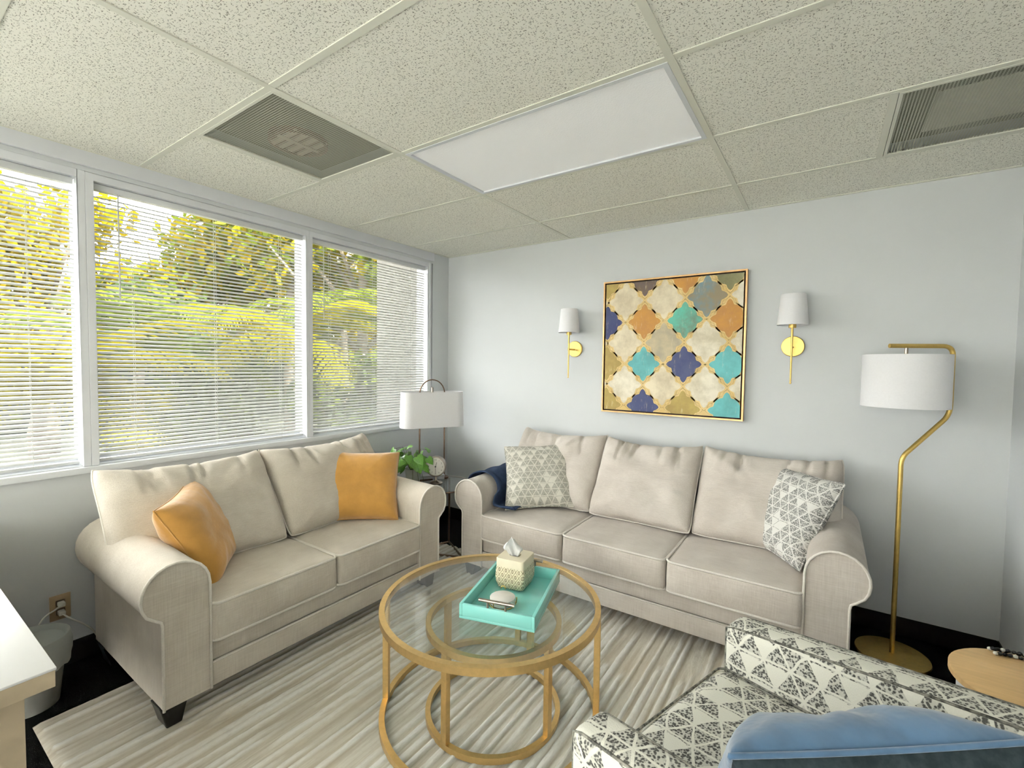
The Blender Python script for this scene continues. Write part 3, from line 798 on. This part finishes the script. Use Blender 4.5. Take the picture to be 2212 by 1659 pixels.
def sq_loft(rows_, m, name, parent):
    V = []; F = []; n = None
    for hs, z in rows_:
        pl = rrect(hs, hs, .014, 4); n = len(pl); V += [(x, y, z) for x, y in pl]
    for j in range(len(rows_)-1):
        for i in range(n): F.append((j*n+i, j*n+(i+1) % n, (j+1)*n+(i+1) % n, (j+1)*n+i))
    o = MB().add(V, F).build(name, m, parent, smooth=50); return o, n
body, n = sq_loft([(.050, 0), (.0585, .006), (.066, .03), (.0675, .055), (.066, .08), (.0635, .096)], scale_m, 'body', tb)
uv = body.data.uv_layers.new(name='UVMap')
for p in body.data.polygons:
    nn = p.normal
    for li in p.loop_indices:
        c = body.data.vertices[body.data.loops[li].vertex_index].co
        uv.data[li].uv = ((c.x if abs(nn.y) > abs(nn.x) else c.y), c.z)
sq_loft([(.0645, .096), (.0645, .128), (.0625, .1305)], cream_m, 'collar', tb)
pl = rrect(.0625, .0625, .014, 4)
V = [(x, y, .1305) for x, y in pl]; k = len(pl); V += [(.030*math.cos(math.atan2(y, x)), .022*math.sin(math.atan2(y, x)), .1305) for x, y in pl]; V += [(a, b, .11) for a, b, c in V[k:]]
MB().add(V, [(i, (i+1) % k, k+(i+1) % k, k+i) for i in range(k)]+[(k+i, k+(i+1) % k, 2*k+(i+1) % k, 2*k+i) for i in range(k)]).build('top_plate', cream_m, tb)
MB().add([(.034*math.cos(2*PI*i/20), .026*math.sin(2*PI*i/20), .111) for i in range(20)], [tuple(range(20))]).build('opening', base_m, tb)
# tissue
V = []; F = []; nn = 18; mm = 10
for j in range(mm+1):
    s = j/mm
    for i in range(nn+1):
        u = i/nn*2-1
        wd = .016+.030*math.sin(PI*min(1, s*1.05)*.62)-(.026*max(0, s-.55)/.45)
        zz = s*.085*(1-.30*abs(u)**1.5*(s > .3))+.012*max(0, s-.6)*math.sin(u*5)
        V.append((u*wd-.012*s, .010*math.sin(u*6+s*3)*(0.4+s)+.004*math.cos(u*11), zz))
for j in range(mm):
    for i in range(nn): a = j*(nn+1)+i; F.append((a, a+1, a+nn+2, a+nn+1))
ti = MB().add(V, F).build('tissue', tissue_m, smooth=180)
ti.location = (1.808, -1.562, TZ+.0105+.122); ti.rotation_euler = (0, 0, math.radians(28))
md = ti.modifiers.new('thickness', 'SOLIDIFY'); md.thickness = .0006
tag(ti, 'crumpled white tissue pulled up from the tissue box', 'tissue')
# coasters in a holder
ch = thing('coaster_holder', 'small gold wire coaster holder in the tray', 'coaster holder', (1.862, -1.722, TZ+.0105), ta)
MB().tube([(.052*math.cos(2*PI*i/40), .052*math.sin(2*PI*i/40), .003) for i in range(40)], .002, 6, closed=True).build('base_ring', gold2_m, ch, smooth=180)
for a in (20, 140, 250):
    a = math.radians(a); MB().tube([(.054*math.cos(a), .054*math.sin(a), .003), (.056*math.cos(a), .056*math.sin(a), .018), (.056*math.cos(a), .056*math.sin(a), .026)], .002, 6).build('post', gold2_m, ch, smooth=180)
MB().tube([(.056*math.cos(1.9)+.010*math.cos(q), .056*math.sin(1.9)+.006, .03+.012*math.sin(q)) for q in [k*PI/8 for k in range(9)]], .002, 6).build('loop', gold2_m, ch, smooth=180)
stone_m = mat('white marble', srgb(236, 232, 226), .25, nscale=14, namt=.05)
for k in range(4):
    tag(MB().lathe([(.049, 0), (.0505, .001), (.0505, .0045), (.049, .0055)], 40).build('coaster', stone_m, loc=(1.862, -1.722, TZ+.0165+k*.0058), smooth=40), ('bottom', 'third from the top', 'second from the top', 'topmost')[k].join(('round white marble coaster, ', ' of the stack in the tray')), 'coaster', 'coasters in the tray')

# ================================================================== CORNER SIDE TABLE AND ITS THINGS
STZ = .545
st = thing('side_table', 'small glass topped side table with thin dark legs in the room corner', 'side table', (.53, -.66, 0))
MB().lathe([(.255, STZ-.008), (.255, STZ)], 56).build('glass_top', glass_m, st, smooth=40)
MB().tube([(.25*math.cos(2*PI*i/56), .25*math.sin(2*PI*i/56), STZ-.014) for i in range(56)], .006, 8, closed=True).build('rim', bronze_m, st, smooth=180)
lg = [(-.075, .185), (.205, .02), (-.205, -.135)]
for (x, y) in lg: MB().tube([(x, y, .012), (x, y, STZ-.012)], .008, 8).build('leg', bronze_m, st, smooth=60)
for a, b in ((0, 1), (0, 2), (1, 2)): MB().tube([(lg[a][0], lg[a][1], .017), (lg[b][0], lg[b][1], .017)], .008, 8).build('foot_bar', bronze_m, st, smooth=60)
# lamp
LX, LY = .41, -.625
la = math.radians(62)
tl = thing('table_lamp', 'table lamp with an oblong white shade, two thin posts and a hoop handle', 'table lamp', (LX, LY, STZ+.001), la)
def oval(hw, hd, z): return [(x, y, z) for x, y in rrect(hw, hd, hd*.8, 8)]
lo = oval(.245, .085, .0); n = len(lo); zb, zt = .405, .672
V = [(x, y, zb) for x, y, _ in lo]+[(x*.97, y*.95, zt) for x, y, _ in lo]+[(x*.955, y*.92, zt) for x, y, _ in lo]+[(x*.985, y*.97, zb) for x, y, _ in lo]
F = []
for a in range(4):
    b = (a+1) % 4
    for i in range(n): F.append((a*n+i, a*n+(i+1) % n, b*n+(i+1) % n, b*n+i))
MB().add(V, F).build('lamp_shade', shade_m, tl, smooth=40)
for s in (-1, 1): MB().tube([(s*.098, 0, .012), (s*.098, 0, .66)], .006, 8).build('post', bronze_m, tl, smooth=60)
MB().tube([(-.098, 0, .655), (.098, 0, .655)], .005, 8).build('cross_bar', bronze_m, tl, smooth=60)
MB().tube([(.098*math.cos(k*PI/16), 0, .658+.105*math.sin(k*PI/16)) for k in range(17)], .0045, 8).build('handle', bronze_m, tl, smooth=180)
MB().lathe([(.009, .66), (.009, .70), (.006, .705)], 12).build('finial', nickel_m, tl, smooth=40)
MB().prism(rrect(.125, .045, .02), 0, .012, 'z').build('lamp_base', bronze_m, tl, bevel=.002)
# potted plant
pot_m = mat('grey green glazed pot', srgb(196, 202, 192), .4, nscale=10, namt=.04)
pp = thing('potted_plant', 'leafy green pothos in a pale pot on the corner side table', 'plant', (.375, -.785, STZ+.001))
MB().lathe([(.045, 0), (.055, .05), (.062, .105), (.056, .105), (.05, .09)], 28, cap=True).build('pot', pot_m, pp, smooth=50)
lf_m = mat('pothos leaf', srgb(122, 178, 66), .35, nscale=25, namt=.2, col2=srgb(66, 122, 42), coat=.2)
def heart_leaf():
    V = [(0, 0, 0)]; pts = [(0, 0), (.32, -.12), (.5, .1), (.46, .4), (.26, .75), (0, 1.08)]
    L = []; 
    for j, (x, y) in enumerate(pts): L.append((x, y, -.25*abs(x)**1.4-.18*y*y))
    Rr = [(-x, y, z) for x, y, z in L[1:-1]]
    V = L+Rr; mid = [(0, .1, .02), (0, .4, .02), (0, .75, -.06)]; k = len(V); V += mid
    Fc = [(0, 1, k), (1, 2, k), (2, 3, k+1, k), (3, 4, k+2, k+1), (4, 5, k+2)]
    r = {1: 6, 2: 7, 3: 8, 4: 9}
    Fc += [tuple(reversed([r.get(i, i) for i in q])) for q in Fc]
    me = bpy.data.meshes.new('leaf'); me.from_pydata(V, [], Fc)
    for p in me.polygons: p.use_smooth = True
    me.materials.append(lf_m); return me
lme = heart_leaf(); rnd = random.Random(31); stems = MB()
for k in range(46):
    a = rnd.uniform(0, 2*PI); el = rnd.uniform(-.45, 1.0); q = rnd.uniform(.05, .145)*(1.15 if el < .3 else 1)
    p = Vector((q*math.cos(a), q*math.sin(a), .145+q*math.sin(el)*.85+rnd.uniform(-.01, .03)))
    if p.z < .03: p.z = .03+rnd.random()*.02
    stems.tube([(.02*math.cos(a), .02*math.sin(a), .09), (p.x*.55, p.y*.55, max(p.z, .13)+.012), tuple(p)], .0015, 5)
    o = bpy.data.objects.new('leaf', lme); C.objects.link(o); o.parent = pp; o.location = p
    s = rnd.uniform(.055, .082); o.scale = (s, s, s)
    zz = (Vector((math.cos(a), math.sin(a), 0))*rnd.uniform(.3, 1.0)+Vector((.35, -.5, .7))+Vector((rnd.uniform(-.4, .4), rnd.uniform(-.4, .4), rnd.uniform(-.3, .3)))).normalized()
    d = Vector((math.cos(a)*.8+rnd.uniform(-.4, .4), math.sin(a)*.8+rnd.uniform(-.4, .4), rnd.uniform(-.9, .35))); d = (d-zz*d.dot(zz)).normalized(); x = d.cross(zz)
    o.rotation_euler = Matrix((x, d, zz)).transposed().to_euler()
for k in range(3):
    a = -.1-.35*k
    stems.tube([(.03*math.cos(a), .03*math.sin(a), .10), (.085*math.cos(a), .085*math.sin(a), .11), (.115*math.cos(a), .115*math.sin(a), .05), (.12*math.cos(a), .12*math.sin(a), .012)], .0015, 5)
stems.build('stems', mat('plant stem', srgb(88, 108, 50), .6, nscale=30), pp, smooth=180)
# white box behind the clock
wb = thing('box', 'long low white box lying behind the clock on the side table', 'box', (.405, -.66, STZ+.001), math.radians(52))
box('box_body', -.12, .12, -.028, .028, 0, .026, white_m, wb, bevel=.002); box('lid', -.122, .122, -.030, .030, .024, .036, white_m, wb, bevel=.002)
# clock
ck = thing('desk_clock', 'small round nickel pedestal clock on the corner side table', 'clock', (.525, -.70, STZ+.001), math.radians(30)); ck.scale = (1.32, 1.32, 1.32)
MB().lathe([(.036, 0), (.038, .004), (.030, .010), (.010, .014), (.006, .020), (.005, .042)], 28).build('pedestal', nickel_m, ck, smooth=50)
def vdisc(prof, n=36):
    m = MB().lathe(prof, n)
    m.v = [(x, -z, y+.096) for x, y, z in m.v]; return m
vdisc([(.050, -.022), (.056, -.020), (.0565, .012), (.056, .018), (.051, .018), (.051, .012)]).build('clock_case', nickel_m, ck, smooth=50)
face_m = mat('clock face', srgb(226, 222, 214), .6, nscale=30, namt=.02)
vdisc([(.0505, .012), (.0505, .0135)]).build('clock_face', face_m, ck)
ink_m = mat('black ink', srgb(30, 28, 28), .6, nscale=40)
def numeral(txt, x, z, size, parent, y=-.0140):
    cu = bpy.data.curves.new('numeral', 'FONT'); cu.body = txt; cu.size = size; cu.align_x = 'CENTER'; cu.align_y = 'CENTER'; cu.extrude = .0002
    o = bpy.data.objects.new('numeral', cu); C.objects.link(o)
    bpy.context.view_layer.update(); me = bpy.data.meshes.new_from_object(o.evaluated_get(bpy.context.evaluated_depsgraph_get()))
    bpy.data.objects.remove(o); me.materials.clear(); me.materials.append(ink_m)
    q = bpy.data.objects.new('numeral', me); C.objects.link(q); q.parent = parent; q.location = (x, y, z); q.rotation_euler = (PI/2, 0, 0)
for k in range(1, 13):
    a = math.radians(90-30*k); numeral(str(k), .039*math.cos(a), .096+.039*math.sin(a), .012, ck)
for nm, ang, ln, wd in (('hour_hand', 90-15, .026, .0013), ('minute_hand', 90-180, .036, .0009)):
    a = math.radians(ang); MB().tube([(0, -.0150, .096), (ln*math.cos(a), -.0150, .096+ln*math.sin(a))], wd, 6).build(nm, ink_m, ck)
vdisc([(.004, .014), (.004, .017)], 14).build('hand_boss', ink_m, ck)

# ================================================================== WALL THINGS
# painting
pt = thing('painting', 'framed abstract quatrefoil painting in ochre, navy, teal and cream above the sofa', 'painting', (1.541, 0, 1.100))
S = .935; f = .010
frame = MB()
for a in ((0, S, 0, f), (0, S, S-f, S), (0, f, f, S-f), (S-f, S, f, S-f)): frame.box(a[0], a[1], -.042, -.002, a[2], a[3])
frame.build('frame', mat('champagne gilt frame', srgb(196, 158, 112), .4, .9, nscale=30, namt=.08), pt)
box('shadow_gap', f, S-f, -.012, -.003, f, S-f, mat('dark brown gap', srgb(40, 22, 16), .7, nscale=30), pt)
c0 = f+.009; CW = S-2*c0
def paint_mat(name, c1, c2, sc=7):
    t = NT(name); v = t.coord('Object'); a = t.noise(v, sc, 5, .65); b = t.noise(t.coord('Object', (40, 1, 9)), 1, 4, .7)
    c = t.mix(t.ramp(a, .38, .62), c1, c2); c = t.mix(t.math('MULTIPLY', t.ramp(b, .58, .75), .45), c, srgb(222, 208, 176))
    t.set(t.b.inputs['Base Color'], c); t.b.inputs['Roughness'].default_value = .6; t.bump(a, .15, .003); return t.m
PM = {'cream': paint_mat('paint cream', srgb(226, 214, 186), srgb(196, 182, 154)), 'white': paint_mat('paint white', srgb(234, 226, 206), srgb(198, 188, 162)),
      'grey': paint_mat('paint taupe', srgb(192, 178, 144), srgb(166, 156, 134)), 'navy': paint_mat('paint navy', srgb(46, 54, 104), srgb(66, 74, 112)),
      'teal': paint_mat('paint teal', srgb(90, 178, 156), srgb(102, 122, 104)), 'turq': paint_mat('paint turquoise', srgb(102, 182, 182), srgb(88, 156, 156)),
      'ochre': paint_mat('paint ochre', srgb(190, 136, 54), srgb(172, 122, 62)), 'blue': paint_mat('paint dusty blue', srgb(104, 138, 150), srgb(140, 128, 102)),
      'olive': paint_mat('paint olive', srgb(176, 154, 82), srgb(156, 132, 72)), 'brown': paint_mat('paint dark umber', srgb(74, 70, 92), srgb(112, 92, 72)),
      'green': paint_mat('paint sage', srgb(140, 138, 98), srgb(122, 118, 82)), 'gold': paint_mat('paint pale gold', srgb(218, 192, 134), srgb(206, 176, 112)),
      'line': mat('paint outline', srgb(128, 98, 52), .7, nscale=30, namt=.2)}
box('canvas', c0, c0+CW, -.036, -.008, c0, c0+CW, PM['gold'], pt, bevel=.001)
qd = [(1, 0), (.93, .10), (.82, .17), (.72, .20), (.68, .25), (.66, .36), (.585, .50), (.50, .585), (.36, .66), (.25, .68), (.20, .72), (.17, .82), (.10, .93)]
qd = qd+[(-y, x) for x, y in qd]; qd = qd+[(-x, -y) for x, y in qd]
def clip(poly):
    for ax, sg, lim in ((0, 1, 0), (0, -1, -1), (1, 1, 0), (1, -1, -1)):
        out = []
        for i in range(len(poly)):
            a, b = poly[i-1], poly[i]; da = sg*a[ax]-lim; db = sg*b[ax]-lim
            if (da >= 0) != (db >= 0):
                tt = da/(da-db); out.append((a[0]+(b[0]-a[0])*tt, a[1]+(b[1]-a[1])*tt))
            if db >= 0: out.append(b)
        poly = out
        if not poly: return []
    return poly
def motif(u, v, hu, hv, key):
    for nm, sc, m, y in (('motif_outline', 1.0, PM['line'], -.0363), ('motif_border', .988, PM['gold'], -.0366), ('motif', .885, PM[key], -.0370)):
        poly = clip([(u+x*hu*sc, v+y_*hv*sc) for x, y_ in qd])
        if len(poly) < 3: continue
        k = len(poly); P = [(c0+a*CW, c0+(1-b)*CW) for a, b in poly]
        mb = MB().add([(a, y, b) for a, b in P]+[(a, -.0358, b) for a, b in P], [tuple(range(k))]+[(i, (i+1) % k, k+(i+1) % k, k+i) for i in range(k)])
        mb.build(nm, m, pt)
hu, hv = .155, .170
for v, ks in ((.145, ['cream', 'cream', 'blue']), (.47, ['cream', 'grey', 'white']), (.795, ['white', 'cream', 'white'])):
    for u, k in zip((.165, .465, .765), ks): motif(u, v, hu, hv, k)
    motif(-.10, v, .13, .15, 'cream'); motif(1.04, v, .13, .15, 'white')
hu2, hv2 = .142, .152
for v, ks in ((-.02, ['olive', 'brown', 'ochre', 'green']), (.308, ['navy', 'ochre', 'teal', 'ochre']), (.632, ['olive', 'turq', 'navy', 'turq']), (.96, ['olive', 'navy', 'olive', 'turq'])):
    for u, k in zip((.015, .315, .615, .915), ks): motif(u, v, hu2, hv2, k)
# sconces
def sconce(label, x, z):
    t = thing('wall_sconce', label, 'sconce', (x, 0, z), group='brass wall sconces')
    m = MB().lathe([(.052, .0), (.060, .002), (.060, .014), (.057, .016)], 36); m.v = [(a, -c, b) for a, b, c in m.v]; m.build('back_plate', gold2_m, t, smooth=20)
    MB().tube([(0, -.015, -.005), (0, -.112, -.005)], .006, 10).build('arm', gold2_m, t, smooth=60)
    MB().tube([(0, -.112, -.20), (0, -.112, .115)], [.0045, .0065], 10).build('stem', gold2_m, t, smooth=60)
    MB().lathe([(.003, -.218), (.006, -.212), (.003, -.206), (.0055, -.20)], 12, (0, -.112, 0)).build('finial', gold2_m, t, smooth=60)
    MB().lathe([(.019, .102), (.019, .122)], 20, (0, -.112, 0)).build('socket_cup', gold2_m, t, smooth=40)
    MB().lathe([(.079, .118), (.063, .292), (.0615, .292), (.0775, .118), (.079, .118)], 40, (0, -.112, 0), cap=False).build('lamp_shade', shade_m, t, smooth=60)
sconce('brass wall sconce with white shade left of the painting', 1.302, 1.557)
sconce('brass wall sconce with white shade right of the painting', 2.724, 1.560)

# ================================================================== FLOOR LAMP
FX, FY = 3.212, -.245; th = math.radians(25)
fl = thing('floor_lamp', 'bent brass floor lamp with a white drum shade beside the sofa', 'floor lamp', (FX, FY, 0), th)
MB().lathe([(.150, 0), (.152, .004), (.150, .012), (.02, .016)], 48).build('base_disc', gold2_m, fl, smooth=40)
rr = .200; zt = 1.548
def arcp(p, q, s, n=7):     # rounded bend between three points
    p, q, s = Vector(p), Vector(q), Vector(s); r = .045; a = q+(p-q).normalized()*r; b = q+(s-q).normalized()*r; return [tuple(a.lerp(q, k/n).lerp(q.lerp(b, k/n), k/n)) for k in range(n+1)]
path = [(0, 0, .01)]+arcp((0, 0, .01), (0, 0, 1.005), (rr, 0, 1.19))+arcp((0, 0, 1.005), (rr, 0, 1.215), (rr, 0, 1.4))+arcp((rr, 0, 1.3), (rr, 0, zt), (0, 0, zt))+[(-.075, 0, zt)]
MB().tube(path, .0105, 12).build('pole', gold2_m, fl, smooth=60)
MB().tube([(0, 0, zt-.01), (0, 0, zt-.05)], .008, 10).build('shade_hanger', nickel_m, fl, smooth=60)
MB().lathe([(.172, 1.250), (.172, 1.505), (.170, 1.505), (.170, 1.250), (.172, 1.250)], 56, cap=False).build('lamp_shade', shade_m, fl, smooth=40)
MB().lathe([(.169, 1.492), (.02, 1.492)], 40, cap=False).build('diffuser', shade_m, fl)

# ================================================================== ARMCHAIR
ac = thing('armchair', 'armchair upholstered in black and cream triangle print, its seat facing the coffee table', 'armchair', (2.552, -1.851, .012), math.atan2(-.304, .953)-0.0)
# local: x = back direction, y = towards the far arm
def up(o): box_uv(o); return o
welt_m = mat('black and cream cord', srgb(60, 60, 56), .9, nscale=70, col2=srgb(150, 148, 138))
for s in (-1, 1):
    y0, y1 = (s*.415, s*.300) if s < 0 else (.300, .415)
    top = lambda x: .575+.085*max(0, x)/.8
    V = []
    for x in (0.0, .80):
        for y in (y0, y1):
            V += [(x, y, .10), (x, y, top(x))]
    F = [(0, 1, 3, 2), (4, 6, 7, 5), (0, 4, 5, 1), (2, 3, 7, 6), (1, 5, 7, 3), (0, 2, 6, 4)]
    a = up(MB().add(V, F).build('arm', tri_chair_m, ac, bevel=.026, seg=4, smooth=40))
    for yy in (y0, y1):
        q = yy+(.010 if yy == y0 else -.010)
        MB().tube([(.006, q, .11), (.006, q, top(0)-.012), (.03, q, top(0)-.003), (.4, q, top(.4)-.004), (.79, q, top(.8)-.006)], .0036, 6).build('piping', welt_m, a, smooth=180)
up(box('front_rail', .012, .76, -.30, .30, .12, .285, tri_chair_m, ac, bevel=.012))
seat = soft_box('seat_cushion', .60, .60, .15, .03, .022, tri_chair_m, ac, cuts=12, wr=.004, seed=4, loc=(.295, 0, .362)); up(seat)
MB().tube([(x, y, .070) for x, y in rrect(.297, .297, .03)], .0036, 6, closed=True).build('piping', welt_m, seat, smooth=180)
V = [(.60, -.415, .12), (.60, .415, .12), (.86, .415, .12), (.86, -.415, .12), (.76, -.415, .86), (.76, .415, .86), (.90, .415, .86), (.90, -.415, .86)]
up(MB().add(V, [(0, 3, 2, 1), (4, 5, 6, 7), (0, 1, 5, 4), (2, 3, 7, 6), (1, 2, 6, 5), (0, 4, 7, 3)]).build('backrest', tri_chair_m, ac, bevel=.035, seg=4, smooth=40))
for x, y in ((.05, -.36), (.05, .36), (.80, -.36), (.80, .36)): MB().lathe([(.016, 0), (.024, .11)], 14, (x, y, 0)).build('leg', black_m, ac, smooth=40)
# blue pillow
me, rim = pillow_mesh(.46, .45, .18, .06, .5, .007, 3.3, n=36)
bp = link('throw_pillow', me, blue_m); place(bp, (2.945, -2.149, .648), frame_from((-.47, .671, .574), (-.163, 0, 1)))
me.materials.append(bluedk_m)  # darker colour on the back half of the pillow
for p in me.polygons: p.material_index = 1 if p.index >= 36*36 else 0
tag(bp, 'steel blue velvet pillow leaning in the printed armchair, in the foreground', 'pillow')
MB().tube(rim, .005, 6, closed=True).build('piping', blue_m, bp, smooth=180)

# ================================================================== DRUM TABLE, RIGHT
oak_m = mat('pale oak', srgb(214, 178, 124), .5, nscale=6, namt=.06, scale=(1, 12, 1))
dt = thing('drum_table', 'round pale oak topped drum table behind the printed armchair', 'side table', (3.442, -1.215, 0))
MB().lathe([(.183, .475), (.193, .480), (.193, .496), (.188, .50)], 56).build('table_top', oak_m, dt, smooth=40)
MB().lathe([(.15, 0), (.172, .02), (.172, .455), (.168, .475)], 56).build('drum', white_m, dt, smooth=40)
bs = thing('beaded_garland', 'black and white beaded garland lying along the back of the drum table', 'garland', (3.442, -1.215, .5005))
bead = MB().lathe([(.002, -.006), (.0045, -.0042), (.006, 0), (.0045, .0042), (.002, .006)], 10)
bk_ = mat('black bead', srgb(18, 18, 18), .4, nscale=30); wt_ = mat('white bead', srgb(226, 224, 216), .5, nscale=30)
mB = bead.build('bead', bk_, bs, smooth=180); mW = bead.build('bead', wt_, bs, smooth=180)
first = [True, True]
for row in range(3):
    for k in range(22):
        a = math.radians(112-k*4.6); r = .154+row*.0125
        which = 1 if (k+row*2) % 4 == 0 else 0
        src = (mB, mW)[which]
        o = src if first[which] else dup(src, bs)
        first[which] = False
        o.location = (r*math.cos(a), r*math.sin(a), .0062+(.008 if row == 1 else 0)); o.rotation_euler = (PI/2, 0, a)

# ================================================================== DESK, BIN, OUTLET
desk_m = mat('white laminate', srgb(238, 238, 240), .3, nscale=4, namt=.01)
edge_m = mat('birch edge', srgb(196, 178, 150), .55, nscale=10, namt=.08)
brown_m = mat('brown desk panel', srgb(84, 62, 46), .6, nscale=8, namt=.2)
dk = thing('desk', 'white topped desk with birch edges, cut off by the left photo edge', 'desk', (0, 0, 0))
box('desk_top', .06, 1.508, -3.55, -2.934, .742, .748, desk_m, dk, bevel=.0015)
box('top_core', .06, 1.506, -3.55, -2.936, .704, .742, edge_m, dk, bevel=.0015)
box('side_panel', 1.335, 1.375, -3.54, -2.965, .0, .704, edge_m, dk, bevel=.001)
box('side_panel', .10, .14, -3.54, -2.965, .0, .704, edge_m, dk, bevel=.001)
box('modesty_panel', .14, 1.335, -3.20, -3.17, .25, .704, brown_m, dk)
bn = thing('waste_bin', 'small grey waste bin with a plastic liner between desk and loveseat', 'bin', (.235, -2.775, 0))
MB().lathe([(.085, 0), (.115, .27), (.112, .27), (.083, .006)], 32).build('bin_body', mat('grey plastic bin', srgb(150, 150, 142), .5, nscale=10, namt=.04), bn, smooth=50)
V = []; F = []; n = 48
for r, z in ((.098, .25), (.113, .283), (.122, .282), (.128, .24), (.126, .19), (.122, .165)):
    for k in range(n):
        a = 2*PI*k/n; q = r+(.007*noise.noise(Vector((math.cos(a)*5, math.sin(a)*5, z*20))) if z < .28 else 0)
        V.append((q*math.cos(a), q*math.sin(a), z+(.012*noise.noise(Vector((math.cos(a)*3, math.sin(a)*3, 9))) if z < .2 else 0)))
for j in range(5):
    for k in range(n): F.append((j*n+k, j*n+(k+1) % n, (j+1)*n+(k+1) % n, (j+1)*n+k))
MB().add(V, F).build('liner', liner_m, bn, smooth=180)
MB().lathe([(.104, .262), (.104, .264)], 32).build('liner_floor', liner_m, bn)
plate_m = mat('tan outlet plate', srgb(170, 148, 116), .5, nscale=20, namt=.05)
ol = thing('wall_outlet', 'tan double wall outlet low beside the loveseat', 'outlet', (0, -2.636, .285))
box('cover_plate', 0, .006, -.036, .036, -.058, .058, plate_m, ol, bevel=.002)
for z in (-.02, .02): box('receptacle', .006, .009, -.016, .016, z-.014, z+.014, mat('brown socket', srgb(120, 100, 78), .5, nscale=20), ol, bevel=.003)
plug_m = mat('white plug', srgb(222, 220, 210), .5, nscale=20, namt=.02)
for z, lab, pth in ((.02, 'white plug and cord looping up from the upper outlet socket', [(.035, 0, .0), (.07, -.03, .004), (.09, -.08, -.02), (.10, -.115, -.12), (.10, -.12, -.29)]),
                    (-.02, 'white plug and cord running from the lower outlet socket behind the loveseat', [(.035, 0, 0), (.07, .02, -.02), (.075, .06, -.06), (.05, .10, -.12), (.03, .14, -.22)])):
    t = thing('power_cord', lab, 'cord', (.010, -2.636, .285+z))
    box('plug', 0, .032, -.012, .012, -.010, .010, plug_m, t, bevel=.004)
    P = [Vector(p) for p in pth]; sm = []
    for i in range(len(P)-1):
        a, b, c, d = P[max(i-1, 0)], P[i], P[i+1], P[min(i+2, len(P)-1)]
        for k in range(8):
            s = k/8; sm.append(.5*((2*b)+(c-a)*s+(2*a-5*b+4*c-d)*s*s+(3*b-a-3*c+d)*s**3))
    MB().tube(sm+[P[-1]], .0035, 8).build('cable', plug_m, t, smooth=180)
